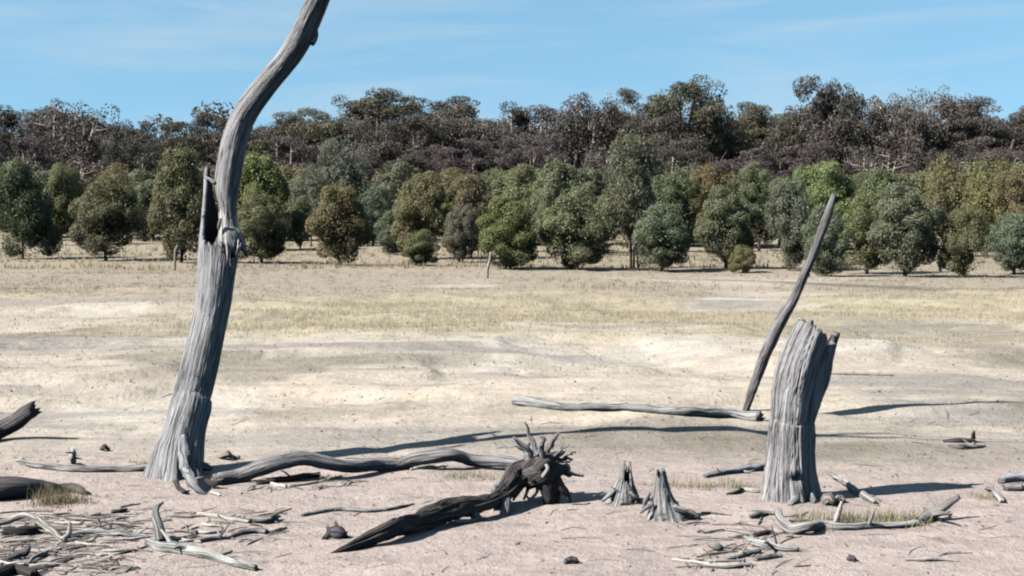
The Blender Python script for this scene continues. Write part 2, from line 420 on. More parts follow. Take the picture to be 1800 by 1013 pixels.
ys = [4.2]
while ys[-1] < 900: ys.append(ys[-1] * 1.0095 + 0.004)
ys = np.concatenate([[-400, -150, -60, -25, -10, -4, 0, 2, 3.2], ys])
xs = list(np.arange(0, 4.0, 0.042))
while xs[-1] < 700: xs.append(xs[-1] + max(0.042, (xs[-1] - 3.2) * 0.022))
xs = np.array(xs); xs = np.concatenate([-xs[:0:-1], xs])
GX, GY = np.meshgrid(xs, ys)
gg = Geo(); nx, ny = len(xs), len(ys)
i, j = np.meshgrid(np.arange(ny - 1), np.arange(nx - 1), indexing='ij'); a = (i * nx + j).ravel()
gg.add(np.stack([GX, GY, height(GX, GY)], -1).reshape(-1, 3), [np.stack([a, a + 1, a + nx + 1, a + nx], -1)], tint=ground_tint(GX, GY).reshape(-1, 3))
tag(link("ground", gg.mesh("ground", M_SOIL)), kind="structure")

# ------------------------------------------------------------------ foliage builders
def leaf_quads(g, P, Nn, L, W, r, dead, rs):
    n = len(P)
    t = rs.normal(size=(n, 3)); t[:, 2] -= 0.5
    t -= Nn * np.sum(t * Nn, 1)[:, None]; t /= np.linalg.norm(t, axis=1)[:, None] + 1e-9
    b = np.cross(Nn, t)
    l = (L * (0.6 + 0.8 * rs.random(n)))[:, None] / 2; w = (W * (0.6 + 0.8 * rs.random(n)))[:, None] / 2
    V = np.stack([P - t * l, P + b * w, P + t * l, P - b * w], 1).reshape(-1, 3)
    F = np.arange(4 * n).reshape(-1, 4)
    g.add(V, [F], rnd=np.repeat(r, 4), dead=np.repeat(dead, 4))

def clump(g, c, rad, n, L, W, rs, core=None, jitter=0.55, dead=0.0, low=0.5, deadfn=None):
    d = rs.normal(size=(n, 3)); d /= np.linalg.norm(d, axis=1)[:, None]
    if core is not None:
        o = c - core; o = o / (np.linalg.norm(o) + 1e-9); d = d + o * 0.45; d /= np.linalg.norm(d, axis=1)[:, None]
    rr = 0.62 + 0.46 * rs.random(n) ** 0.6
    P = c + d * rr[:, None] * rad
    nn = d / np.asarray(rad); nn /= np.linalg.norm(nn, axis=1)[:, None]
    nn = nn + rs.normal(size=(n, 3)) * jitter; nn[:, 2] += 0.15
    nn /= np.linalg.norm(nn, axis=1)[:, None]
    base = rs.random() * 0.5
    dd = (rs.random(n) < dead).astype(float) * 0.8
    if deadfn is not None: dd = np.maximum(dd, (rs.random(n) < deadfn(P)) * (0.4 + 0.5 * rs.random(n)))
    leaf_quads(g, P, nn, L, W, np.clip(base + rs.random(n) * 0.5, 0, 1), dd, rs)

def fit(g, tr, r_t, z0, z1, pc=95):
    V = np.concatenate(g.V); r = np.percentile(np.hypot(V[:, 0], V[:, 1]), pc); a, b = np.percentile(V[:, 2], 1), np.percentile(V[:, 2], 99.7)
    k = r_t / r; q = (z1 - z0) / (b - a)
    g.V = [np.column_stack([v[:, :2] * k, (v[:, 2] - a) * q + z0]) for v in g.V]
    tr.V = [np.column_stack([v[:, :2] * k, np.minimum(v[:, 2] * z1 / b, z1)]) for v in tr.V]

def sapling_meshes(seed, style):
    """young tree 2.4 m wide and 3.5 m tall"""
    rs = np.random.default_rng(seed)
    g, tr = Geo(), Geo()
    H, W = 3.5, 1.2
    lift = {'round': 0.36, 'tall': 0.48, 'low': 0.2, 'open': 0.55}[style]
    n = {'round': 64, 'tall': 64, 'low': 60, 'open': 52}[style]
    zc = (H + lift) / 2; hz = (H - lift) / 2
    core = np.array([0, 0, zc])
    # lumpy main outline: a few big lobes, then clumps over them
    lobes = []
    for k in range(6):
        a = k / 6 * 2 * np.pi + rs.random(); zz = rs.uniform(-0.5, 0.55)
        q = math.sqrt(max(0.05, 1 - zz * zz)) * rs.uniform(0.38, 0.58)
        lobes.append((np.array([math.cos(a) * q * W, math.sin(a) * q * W, zc + zz * hz]), rs.uniform(0.5, 0.72)))
    lobes.append((np.array([0, 0, zc + 0.35 * hz]), 0.6)); lobes.append((np.array([0.1, 0, zc - 0.3 * hz]), 0.66))
    dfn = lambda P: np.clip(0.62 - (P[:, 2] - lift) / (H - lift) * 1.15, 0, 1) * 0.75
    for k in range(n):
        lc, lr = lobes[k % len(lobes)]
        d = rs.normal(size=3); d[2] = d[2] * 0.9 + 0.1; d /= np.linalg.norm(d)
        c = lc + d * np.array([lr * W * 0.72, lr * W * 0.72, lr * hz * 0.72]) * rs.uniform(0.75, 1.0)
        c[2] = np.clip(c[2], lift + 0.28, H - 0.2)
        s = rs.uniform(0.26, 0.44) * (0.85 if style == 'open' else 1.0)
        clump(g, c, np.array([s, s, s * rs.uniform(0.75, 1.1)]), int(470 * (s / 0.33) ** 2 * (0.7 if style == 'open' else 1)), 0.086, 0.038, rs, core, 0.5, 0.02, deadfn=dfn)
    # wispy outer shoots
    m = 1500
    d = rs.normal(size=(m, 3)); d /= np.linalg.norm(d, axis=1)[:, None]
    P = core + d * np.array([W * 0.93, W * 0.93, hz * 0.97]) * (0.9 + 0.18 * rs.random((m, 1)) ** 2)
    P[:, 2] = np.maximum(P[:, 2], lift + 0.1)
    nn = d + rs.normal(size=(m, 3)) * 0.8; nn /= np.linalg.norm(nn, axis=1)[:, None]
    leaf_quads(g, P, nn, 0.11, 0.04, rs.random(m), dfn(P) * 0.5, rs)
    # stems
    for k in range(1 + int(rs.random() * 3)):
        a = rs.random() * 6.28; e = rs.uniform(0.1, 0.3)
        tube(tr, [(0.06 * math.cos(a), 0.06 * math.sin(a), -0.1), (e * .5 * math.cos(a), e * .5 * math.sin(a), lift + 0.1), (e * math.cos(a), e * math.sin(a), zc)], [0.05, 0.04, 0.02], na=6, nr=7, seed=seed + k)
    for k in range(9):
        a = rs.random() * 6.28; q = rs.uniform(0.4, 0.75) * W; z0 = rs.uniform(lift * 0.6, zc)
        tube(tr, [(0, 0, z0), (q * .5 * math.cos(a), q * .5 * math.sin(a), z0 + 0.35), (q * math.cos(a), q * math.sin(a), z0 + 0.7)], [0.025, 0.018, 0.008], na=5, nr=6, seed=seed + 20 + k)
    fit(g, tr, 1.2, lift, H, 92)
    return g.mesh("sapling_crown", M_LEAF, False), tr.mesh("sapling_trunk", M_BARK)

def gum_meshes(seed, style):
    """tall eucalypt 11 m high"""
    rs = np.random.default_rng(seed)
    g, tr = Geo(), Geo()
    H = 11.0
    fork = rs.uniform(0.2, 0.36) * H
    lean = rs.normal(size=2) * 0.35
    top = np.array([lean[0], lean[1], fork])
    tube(tr, [(0, 0, -0.3), (lean[0] * .3, lean[1] * .3, fork * .5), top], [0.30, 0.25, 0.21], na=8, nr=8, seed=seed)
    tips = []
    nl = int(rs.integers(4, 7))
    spread = {'umbrella': 0.62, 'round': 0.5, 'twiggy': 0.42, 'tall': 0.3}[style]
    for k in range(nl):
        a = k / nl * 6.283 + rs.uniform(-.4, .4)
        rise = (H - fork) * rs.uniform(0.55, 0.86) if k else (H - fork) * 0.88
        out = spread * H * 0.55 * rs.uniform(0.5, 1.0) * (0.3 if k == 0 else 1)
        e = top + np.array([math.cos(a) * out, math.sin(a) * out, rise])
        mid = top + (e - top) * 0.5 + np.array([math.cos(a), math.sin(a), 0]) * out * 0.15 + rs.normal(size=3) * 0.3
        tube(tr, [top - (0, 0, .1), mid, e], [0.19, 0.14, 0.06], na=6, nr=9, seed=seed + k)
        for q in range(5 if style != 'twiggy' else 7):
            f = rs.uniform(0.4, 1.0); p0 = (top * (1 - f) ** 2 + 2 * mid * f * (1 - f) + e * f * f)
            b = a + rs.uniform(-1.3, 1.3); ln = rs.uniform(0.8, 2.0)
            up = rs.uniform(0.1, 0.9) if style != 'umbrella' else rs.uniform(0.2, 0.6)
            t = p0 + np.array([math.cos(b) * ln, math.sin(b) * ln, ln * up])
            if t[2] > H - 0.3: t[2] = H - 0.3 - rs.random() * .4
            tube(tr, [p0, (p0 + t) / 2 + rs.normal(size=3) * .12, t], [0.085, 0.06, 0.025], na=5, nr=6, seed=seed + 50 + q)
            tips.append(t)
        tips.append(e)
    if style in ('round', 'umbrella'):
        for k in range(14):                               # lower boughs
            a = rs.random() * 6.283; r = rs.uniform(1.0, 2.4)
            t = np.array([math.cos(a) * r, math.sin(a) * r, rs.uniform(0.28, 0.62) * H]); tips.append(t)
            tube(tr, [top * (1, 1, .9), (top + t) / 2 + rs.normal(size=3) * .2, t], [0.11, 0.08, 0.035], na=5, nr=6, seed=seed + 90 + k)
    for t in tips:
        for q in range(4):
            c = t + rs.normal(size=3) * np.array([0.6, 0.6, 0.3]); c[2] = min(c[2], H - 0.25)
            if style == 'umbrella': rad = np.array([rs.uniform(.7, 1.1), rs.uniform(.7, 1.1), rs.uniform(.2, .32)]); n = 230
            elif style == 'twiggy': rad = np.array([.6, .6, .55]) * rs.uniform(.7, 1.1); n = 110
            else: rad = np.array([rs.uniform(.45, .8), rs.uniform(.45, .8), rs.uniform(.3, .55)]); n = 210
            clump(g, c, rad * 1.12, n, 0.19, 0.085, rs, None, 0.7, 0.05)
        for q in range(6 if style == 'twiggy' else 2):
            e = t + rs.normal(size=3) * 0.45 + (0, 0, 0.5); e[2] = min(e[2], H + 0.25)
            tube(tr, [t, (t + e) / 2 + rs.normal(size=3) * .06, e], [0.022, 0.014, 0.006], na=4, nr=4, seed=seed)
    fit(g, tr, 2.9, 2.6 if style in ("round", "umbrella") else 3.4, H, 86)
    return g.mesh("gum_crown", M_GUM, False), tr.mesh("gum_trunk", M_BARK)

SAP = {st: [sapling_meshes(100 + 7 * k + 31 * i, st) for k in range(3)] for i, st in enumerate(('round', 'tall', 'low', 'open'))}
GUM = {st: [gum_meshes(300 + 11 * k + 37 * i, st) for k in range(3)] for i, st in enumerate(('umbrella', 'round', 'twiggy', 'tall'))}
count = {}
def plant(name, store, style, base, w_m, h_m, w0, h0, leaf, bark, label, cat, group):
    k = count.get((name, style), 0); count[(name, style)] = k + 1
    mc, mt = store[style][k % 3]
    e = bpy.data.objects.new(name, None); C.objects.link(e); e.empty_display_size = 0.3
    e.location = base; e.rotation_euler = (0, 0, rng.random() * 6.283)
    e.scale = (w_m / w0, w_m / w0, h_m / h0)
    link("crown", mc, e, tuple(np.array(leaf) * (np.array([0.92, 0.89, 0.80]) if name == "sapling" else 0.84))); link("trunk", mt, e, tuple(np.array(bark) * 0.66))
    return tag(e, label, cat, group)

# ------------------------------------------------------------------ plantation of saplings
DG = (0.096, 0.108, 0.062); OL = (0.118, 0.122, 0.062); BG = (0.108, 0.126, 0.09); YG = (0.132, 0.15, 0.068); BR = (0.128, 0.116, 0.064); PG = (0.118, 0.134, 0.078); GB = (0.112, 0.123, 0.086)
BARK = (0.10, 0.07, 0.06)
# px, base py (None: hidden, then depth), depth, top py, half width px, style, colour, label
SAPLINGS = [
 (38, 456, 0, 284, 60, 'low', DG, "broad dark green sapling cut by the photo's edge, farthest of the front row"),
 (110, None, 72, 290, 36, 'tall', OL, "narrow olive sapling half hidden between the two front saplings nearest the far end"),
 (188, 459, 0, 308, 58, 'round', DG, "dark egg-shaped sapling with brown skirt, second in the front row beyond the leaning grey log"),
 (255, None, 76, 300, 32, 'tall', GB, "slim grey-green sapling standing back in the first gap of the front row"),
 (316, 462, 0, 262, 52, 'round', OL, "tall olive sapling directly beside the dead trunk's splintered sliver, behind the short post"),
 (452, None, 66, 272, 50, 'tall', YG, "tall yellow-green sapling just past the dead trunk, behind a darker rounder one"),
 (462, 464, 0, 343, 50, 'round', DG, "round dark sapling before the tall yellow-green one by the dead trunk"),
 (528, None, 68, 345, 24, 'round', OL, "small yellowish sapling seen in the gap beyond the round dark one by the dead trunk"),
 (545, None, 70, 290, 40, 'open', GB, "loose grey-green sapling behind the brown-topped front sapling, on its shaded-gap side"),
 (604, None, 74, 245, 46, 'open', BG, "tall bluish sapling rising above its neighbours behind the brown-topped front sapling"),
 (600, 467, 0, 328, 54, 'round', BR, "brown-topped round sapling alone on a short stem in the front row"),
 (655, None, 71, 330, 34, 'round', GB, "dull grey-green sapling peeping behind the brown-topped front sapling's shaded flank"),
 (690, 448, 0, 372, 36, 'low', BG, "low bluish sapling tucked against the olive one behind the smallest front bush"),
 (736, 456, 0, 304, 50, 'round', OL, "olive sapling standing directly behind the small globe-shaped bush"),
 (742, 468, 0, 405, 32, 'low', OL, "small globe-shaped olive bush at the foot of a taller sapling in the front row"),
 (800, None, 73, 335, 36, 'tall', PG, "pale sapling filling the gap beyond the globe-shaped bush"),
 (826, 455, 0, 308, 46, 'round', BR, "yellow-brown sapling behind the very dark one with a pale stick before it"),
 (808, 462, 0, 362, 30, 'low', BG, "low blue-grey sapling squeezed beside the very dark one with the pale stick"),
 (892, 473, 0, 348, 58, 'low', DG, "very dark dense sapling with a pale crooked stick standing before it"),
 (925, None, 64, 292, 44, 'tall', PG, "pale green sapling with domed top behind the very dark dense one"),
 (975, None, 62, 284, 46, 'tall', PG, "taller pale green sapling, the further along of the domed pair behind the very dark one"),
 (1014, 474, 0, 332, 58, 'low', PG, "wide soft green sapling next along the row from the very dark dense one"),
 (1062, None, 60, 345, 34, 'tall', OL, "slender olive sapling wedged between the wide soft green one and the tallest sapling"),
 (1112, 471, 0, 238, 54, 'open', DG, "tallest sapling of the plantation, open leafy crown above withered brown lower leaves"),
 (1164, 478, 0, 360, 50, 'round', BG, "neat round blue-green sapling on a forked stem in front of the tallest one"),
 (1182, None, 64, 312, 46, 'tall', DG, "dark sapling rising behind the neat round blue-green one"),
 (1245, None, 69, 292, 36, 'tall', BR, "brownish sapling deep in the rows past the neat round blue-green one"),
 (1276, 472, 0, 330, 54, 'round', DG, "green-topped sapling with dark belly beside the tiny flat bush"),
 (1306, 480, 0, 432, 25, 'low', OL, "tiny flat-topped olive bush, the smallest of all, at the plantation's edge"),
 (1335, None, 66, 288, 40, 'tall', DG, "dark sapling behind the tiny flat-topped bush and the green-topped one"),
 (1388, 476, 0, 318, 44, 'round', GB, "grey-green sapling just before the leaning pole's top as one goes along the row"),
 (1452, None, 62, 288, 50, 'tall', YG, "bright yellow-green sapling directly behind the tip of the leaning pole"),
 (1448, 486, 0, 362, 44, 'low', GB, "grey sapling whose crown the upper leaning pole crosses"),
 (1525, 482, 0, 342, 48, 'round', PG, "pale rounded sapling merging with the big lobed one beyond the leaning pole"),
 (1545, None, 60, 300, 46, 'tall', DG, "dark green sapling behind the big lobed one beyond the leaning pole"),
 (1590, 487, 0, 326, 60, 'round', GB, "big lobed grey-green sapling with many stems above the thick stump's spike"),
 (1655, None, 58, 275, 48, 'open', BR, "tall rusty-leaved sapling behind the big lobed grey-green one"),
 (1694, 488, 0, 368, 42, 'round', DG, "dark bell-shaped sapling with a clear single stem, second from the near end of the row"),
 (1735, None, 56, 280, 46, 'open', OL, "tall olive sapling behind the dark bell-shaped one"),
 (1790, None, 53, 296, 44, 'tall', BR, "brown-green tall sapling at the photo's edge behind the bluish end one"),
 (1782, 483, 0, 378, 44, 'round', BG, "bluish round sapling cut by the photo's edge, last in the front row"),
]
for (px, by, dep, ty, hw, st, col, lab) in SAPLINGS:
    if by is not None: p = ground(px, by)
    else:
        d = ray(px, 400); p = np.array([d[0] * dep, dep, float(height(d[0] * dep, dep))])
    dep = p[1]
    h = at(px, ty, dep)[2] - p[2]
    v = rng.normal(size=3) * 0.006
    plant("sapling", SAP, st, p, 2 * hw * px_m(dep), h, 2.58, 3.5, tuple(np.clip(np.array(col) * rng.uniform(0.9, 1.08) + v, 0.02, 1)), BARK, lab, "young tree", "young trees planted in rows")

ORD = ["first", "second", "third", "fourth", "fifth", "sixth", "seventh", "eighth", "ninth", "tenth", "eleventh", "twelfth", "thirteenth", "fourteenth", "fifteenth", "sixteenth", "seventeenth", "eighteenth", "nineteenth", "twentieth", "twenty-first", "twenty-second"]
for k in range(22):
    px = 20 + k * 84 + rng.uniform(-20, 20); dep = rng.uniform(80, 87) - 0.010 * px
    d = ray(px, 400); p = np.array([d[0] * dep, dep, float(height(d[0] * dep, dep))])
    col = (OL, DG, GB, PG, BR)[int(rng.integers(5))]
    plant("sapling", SAP, ('round', 'tall', 'low')[k % 3], p, rng.uniform(3.0, 4.2), at(px, rng.uniform(282, 322), dep)[2] - p[2], 2.4, 3.5, tuple(np.array(col) * rng.uniform(.85, 1.0)), BARK,
          f"muted sapling in the rearmost planted row, {ORD[k]} counted from the dead trunk's side", "young tree", "rearmost row of young trees")

# ------------------------------------------------------------------ gum forest behind
PU = (0.074, 0.061, 0.060); PB = (0.080, 0.068, 0.058); PD = (0.058, 0.054, 0.044); PO = (0.088, 0.084, 0.054)
TB = (0.30, 0.25, 0.22); TG = (0.12, 0.1, 0.095)
GUMS = [
 (18, 193, 108, 60, 'round', PD, "dark gum tree at the photo's edge above the broad dark end sapling"),
 (78, 190, 112, 58, 'round', PU, "purple-brown gum tree next in from the dark edge tree"),
 (132, 178, 104, 66, 'twiggy', PU, "twiggy gum tree with bare sprays, highest point of the forest's far end"),
 (192, 214, 110, 50, 'round', PD, "dark lower gum tree sloping down toward the dip in the skyline before the dead trunk"),
 (240, 246, 118, 48, 'round', PB, "lowest brown gum tree in the skyline dip before the dead trunk"),
 (292, 216, 106, 56, 'umbrella', PD, "flat-topped gum tree with sky showing below its crown, before the dead trunk"),
 (348, 232, 114, 44, 'round', PU, "small purple gum tree close beside the dead trunk's bend"),
 (384, 197, 109, 38, 'umbrella', PB, "narrow layered gum tree touching the dead trunk's bend"),
 (452, 236, 116, 50, 'round', PU, "low purple gum tree just past the dead trunk's bend"),
 (508, 214, 108, 56, 'umbrella', PO, "olive-capped gum tree at the foot of the skyline's long rise"),
 (560, 192, 112, 56, 'umbrella', PO, "gum tree with stepped olive crown halfway up the skyline's long rise"),
 (612, 176, 107, 58, 'round', PB, "rounded gum tree just before the first flat parasol crown"),
 (668, 163, 103, 66, 'umbrella', PO, "gum tree with the first, higher flat parasol crown"),
 (766, 170, 105, 62, 'umbrella', PD, "gum tree with the second flat parasol crown, long and level"),
 (718, 200, 98, 62, 'round', PU, "purple-brown gum tree below and between the two parasol crowns"),
 (806, 204, 100, 54, 'twiggy', PU, "thin purple gum tree at the drop after the second parasol crown"),
 (852, 214, 112, 46, 'round', PB, "low gum tree in the notch under the wisp of cloud"),
 (905, 187, 104, 66, 'round', PU, "wide even-topped purple gum tree following the notch under the cloud wisp"),
 (1010, 172, 103, 58, 'twiggy', PU, "bare-topped twiggy gum tree in the middle of the forest"),
 (962, 222, 109, 48, 'round', PD, "dark gum tree sunk before the bare-topped twiggy one"),
 (1062, 192, 110, 48, 'round', PB, "brown gum tree shouldering the dark parasol crown above the tallest sapling"),
 (1116, 160, 104, 44, 'umbrella', PD, "gum tree with dark parasol crown above the tallest sapling"),
 (1208, 139, 100, 62, 'tall', PO, "highest gum tree, open layered crown with sky showing through"),
 (1250, 200, 106, 44, 'umbrella', PD, "dark-tufted gum tree leaning out from the highest one"),
 (1165, 205, 97, 56, 'round', PB, "tan-tinged gum tree standing in front of the highest layered one"),
 (1296, 214, 111, 46, 'round', PU, "low purple gum tree in the dip after the highest layered one"),
 (1350, 183, 106, 52, 'umbrella', PO, "gum tree with a drooping olive spray, above the leaning pole's near side"),
 (1405, 196, 109, 52, 'twiggy', PU, "wispy purple gum tree between the olive spray and the tall open tree"),
 (1462, 139, 102, 48, 'tall', PU, "tall open gum tree standing clear above the leaning pole's tip"),
 (1522, 194, 110, 54, 'round', PU, "even purple gum tree following the tall open one above the pole"),
 (1592, 162, 104, 58, 'twiggy', PU, "twiggy gum tree above a pale leaning trunk, beyond the stump"),
 (1648, 178, 108, 60, 'round', PB, "broad brown gum tree between the twiggy one and the peaked one"),
 (1722, 176, 104, 58, 'umbrella', PU, "peaked purple gum tree above the dark bell-shaped sapling"),
 (1786, 206, 110, 54, 'twiggy', PU, "thin grey gum tree at the photo's edge above the last sapling"),
]
for (px, ty, dep, hw, st, col, lab) in GUMS:
    d = ray(px, 400); p = np.array([d[0] * dep, dep, float(height(d[0] * dep, dep))])
    h = at(px, ty, dep)[2] - p[2]
    plant("gum_tree", GUM, st, p, 2 * hw * 1.3 * px_m(dep), h, 5.8, 11.0, tuple((np.array(col) * .72 + np.array(PO) * .32) * rng.uniform(0.72, 1.0)), TB if rng.random() < .6 else TG, lab, "gum tree", "gum trees of the old forest")
# shorter forest-edge trees, in front of the tall ones
for k in range(16):
    px = 30 + k * 116 + rng.uniform(-22, 22); dep = rng.uniform(88, 95); ty = rng.uniform(238, 275)
    d = ray(px, 400); p = np.array([d[0] * dep, dep, float(height(d[0] * dep, dep))])
    plant("gum_tree", GUM, ('round', 'twiggy', 'round', 'umbrella')[k % 4], p, rng.uniform(4.2, 5.2), at(px, ty, dep)[2] - p[2], 6.4, 11.0,
          tuple(np.array((PU, PB, PD, PU)[k % 4]) * rng.uniform(0.9, 1.1)), (0.36, 0.3, 0.26),
          f"shorter pale-limbed gum at the forest's front edge, {ORD[k]} counted from the dead trunk's side", "gum tree", "shorter gum trees at the forest edge")
for k in range(20):
    px = 20 + k * 94 + rng.uniform(-25, 25); dep = rng.uniform(117, 126); ty = rng.uniform(205, 236) + (20 if 170 < px < 480 else 0)
    d = ray(px, 400); p = np.array([d[0] * dep, dep, float(height(d[0] * dep, dep))])
    plant("gum_tree", GUM, ('round', 'umbrella', 'round')[k % 3], p, rng.uniform(6.5, 8.5), at(px, ty, dep)[2] - p[2], 5.8, 11.0,
          tuple(np.array((PD, PO, PU)[k % 3]) * rng.uniform(0.85, 1.0)), TG,
          f"dusky gum tree behind the forest's tall front, {ORD[k]} counted from the dead trunk's side", "gum tree", "gum trees behind the tall forest front")
# the wood going on behind, one dark mass
g = Geo(); rs = np.random.default_rng(77)
for k in range(1000):
    x, y = rs.uniform(-95, 95), rs.uniform(118, 175)
    tz = 9.3 + 2.0 * float(fbm(np.array([x * 0.08]), np.array([y * 0.05]), seed=12)[0])
    c = np.array([x, y, float(height(x, y)) + rs.uniform(0.6, tz)])
    clump(g, c, np.array([2.2, 2.0, 1.1]) * rs.uniform(0.7, 1.2), 130, 0.46, 0.2, rs, None, 0.7, 0.1)
tag(link("background_woodland", g.mesh("background_woodland", M_GUM, False), None, (0.058, 0.054, 0.042)), "dark mass of gum woodland filling in behind the forest front", "woodland", kind="stuff")

# ------------------------------------------------------------------ dry grass
GK = 0.40
def grass(name, X, Y, hgt, wid, nb, col, label, lean=0.45, spread=0.05, seed=1):
    rs = np.random.default_rng(seed); n = len(X)
    Xb = np.repeat(X, nb) + rs.normal(size=n * nb) * spread; Yb = np.repeat(Y, nb) + rs.normal(size=n * nb) * spread
    Z = height(Xb, Yb) - 0.01
    h = np.repeat(hgt, nb) * rs.uniform(0.45, 1.15, n * nb); w = np.repeat(wid, nb) * rs.uniform(0.6, 1.3, n * nb)
    a = rs.uniform(0, 6.283, n * nb); b = rs.uniform(0, 6.283, n * nb); ln = rs.random(n * nb) * lean
    B = np.stack([Xb, Yb, Z], -1); s = np.stack([np.cos(a) * w, np.sin(a) * w, 0 * w], -1) / 2
    T = B + np.stack([np.cos(b) * h * ln, np.sin(b) * h * ln, h], -1)
    V = np.stack([B - s, B + s, T], 1).reshape(-1, 3)
    g = Geo(); g.add(V, [np.arange(len(V)).reshape(-1, 3)], rnd=np.repeat(np.clip(np.repeat(rs.random(n), nb) * .6 + rs.random(n * nb) * .4, 0, 1), 3), dead=np.zeros(len(V)))
    return tag(link(name, g.mesh(name, M_GRASS, False), None, tuple(np.array(col) * GK)), label, "grass", kind="stuff")

rs = np.random.default_rng(5)
def scatter(n, y0, y1, margin=1.35):
    y = (rs.random(n) * (y1 ** 2 - y0 ** 2) + y0 ** 2) ** 0.5
    return rs.uniform(-1, 1, n) * y * 0.364 * margin, y
X, Y = scatter(42000, 16.5, 33); k = rs.random(len(X)) < grass_zone(X, Y) * straw_zone(X, Y) * (0.35 + 0.65 * sstep(-0.25, 0.25, fbm(X * .5, Y * .5, seed=15)))
grass("straw_grass", X[k], Y[k], rs.uniform(.03, .10, k.sum()), np.full(k.sum(), .007), 9, (0.80, 0.69, 0.49), "pale yellow straw grass in a band across the flat")
X, Y = scatter(30000, 24, 62); k = rs.random(len(X)) < grass_zone(X, Y) * (1 - straw_zone(X, Y)) * (1 - .85 * dark_stripe_zone(X, Y)) * (0.3 + 0.7 * sstep(-0.2, 0.3, fbm(X * .25, Y * .2, seed=16)))
grass("grey_grass", X[k], Y[k], rs.uniform(.04, .11, k.sum()), np.full(k.sum(), .014), 7, (0.60, 0.52, 0.385), "short grey dead grass over the far flat")
X, Y = scatter(16000, 46, 110, 1.5); k = rs.random(len(X)) < 0.45 + 0.5 * np.sin(Y * 1.1 + X * .1)
grass("plantation_grass", X[k], Y[k], rs.uniform(.12, .3, k.sum()), np.full(k.sum(), .04), 5, (0.60, 0.51, 0.34), "taller dry grass under the planted saplings")
X, Y = scatter(15000, 11, 19); k = rs.random(len(X)) < 0.55 * sstep(0.0, 0.32, fbm(X * .22 + 5, Y * 0.9, oct=4, seed=67))
grass("sparse_grass", X[k], Y[k], rs.uniform(.012, .05, k.sum()), np.full(k.sum(), .006), 7, (0.55, 0.48, 0.34), "sparse straw stubble in streaks over the eroded flat", spread=.06)
# sparse sprouts on the bare ground
X, Y = scatter(20000, 8.2, 20); k = rs.random(len(X)) < grey_zone(X, Y) * 0.5 + 0.10 * sstep(-.1, .4, fbm(X * .5, Y * 1.2, seed=66))
grass("ground_cover", X[k], Y[k], rs.uniform(.01, .035, k.sum()), np.full(k.sum(), .007), 7, (0.27, 0.24, 0.18), "low dead ground cover on grey patches of bare soil", spread=.035)

def tuft_line(name, label, pts, n, hgt, col, wid=0.006, spread=0.03, nb=9, seed=3):
    r = np.random.default_rng(seed); P = np.array([ground(*p) for p in pts])
    f = r.random(n) * (len(P) - 1); k = np.minimum(f.astype(int), len(P) - 2); f = (f - k)[:, None]
    Q = P[k] * (1 - f) + P[k + 1] * f
    X = Q[:, 0] + r.normal(size=n) * spread * 2; Y = Q[:, 1] + r.normal(size=n) * spread * 2
    return grass(name, X, Y, r.uniform(hgt * .5, hgt, n), np.full(n, wid), nb, col, label, 0.6, spread, seed)
tuft_line("grass_strip", "pale dry grass growing behind the low curved branch before the stump", [(1395, 922), (1480, 916), (1560, 917), (1610, 918)], 85, .10, (0.52, 0.47, 0.28), seed=4)
tuft_line("grass_strip", "yellow dry grass between the pointed stump and the thick stump", [(1185, 855), (1250, 857), (1325, 858)], 60, .075, (0.55, 0.48, 0.28), seed=6)
tuft_line("grass_strip", "faint straw patch behind the upturned root's log", [(780, 838), (830, 836), (860, 842)], 45, .05, (0.50, 0.44, 0.28), seed=8)
tuft_line("grass_strip", "small straw tufts lit at the end of the thick stump's shadow", [(1692, 874), (1725, 872), (1750, 876)], 26, .05, (0.55, 0.47, 0.28), seed=10)
tuft_line("grass_strip", "orange withered grass against the dead tree's base", [(245, 820), (270, 819), (285, 818)], 26, .06, (0.50, 0.36, 0.2), seed=12)
tt = tuft_line("grass_tuft", "single dry grass tuft growing against the dark edge log", [(88, 884), (96, 880), (112, 886)], 26, .15, (0.40, 0.34, 0.2), spread=.035, nb=14, seed=14)
tt["kind"] = "thing"
tuft_line("grass_strip", "brown matted grass skirt in front of the dark edge log", [(60, 886), (100, 890), (138, 886)], 60, .035, (0.36, 0.26, 0.17), spread=.03, seed=15)

# ------------------------------------------------------------------ dead tree with hollow trunk
def thing(name, label, cat, loc, group=None):
    e = bpy.data.objects.new(name, None); C.objects.link(e); e.location = loc; e.empty_display_size = 0.2
    return tag(e, label, cat, group)
def part(name, g, root, color, mat=M_WOOD):
    o = link(name, g.mesh(name, mat), None, color)
    o.parent = root; o.location = -np.array(root.location)
    return o

base = ground(312, 835); D0 = base[1]
dead = thing("dead_tree", "tall bare dead tree with hollow split trunk curving out of the picture", "dead tree", base)
def curve_px(rows, up):
    P, R = [], []
    for (c, y, hw, dd) in rows:
        P.append(at(c, y, D0 + dd)); R.append(hw * px_m(D0 + dd))
    return np.array(P), np.array(R)
low_rows = [(309, 858, 54, 0.000), (311, 828, 48, 0.038), (314, 803, 45, 0.082), (324, 758, 37.5, 0.160), (335, 716, 36, 0.234), (337, 703, 34, 0.256), (338, 697, 32.5, 0.267), (342, 680, 33, 0.297), (351, 644, 32.5, 0.359), (366, 576, 31.5, 0.478), (375, 531, 31.5, 0.556), (382, 472, 34, 0.659), (385, 440, 36, 0.715), (389, 400, 36, 0.785), (392, 360, 35, 0.855), (393, 320, 34, 0.924), (394, 294, 33, 0.970)]
P, R = curve_px(low_rows, 1)
plen = np.concatenate([[0], np.cumsum(np.linalg.norm(np.diff(P, axis=0), axis=1))]); ylist = np.array([r[1] for r in low_rows])
def s_of(y): return np.interp(-np.asarray(y, float), -ylist, plen) / plen[-1]
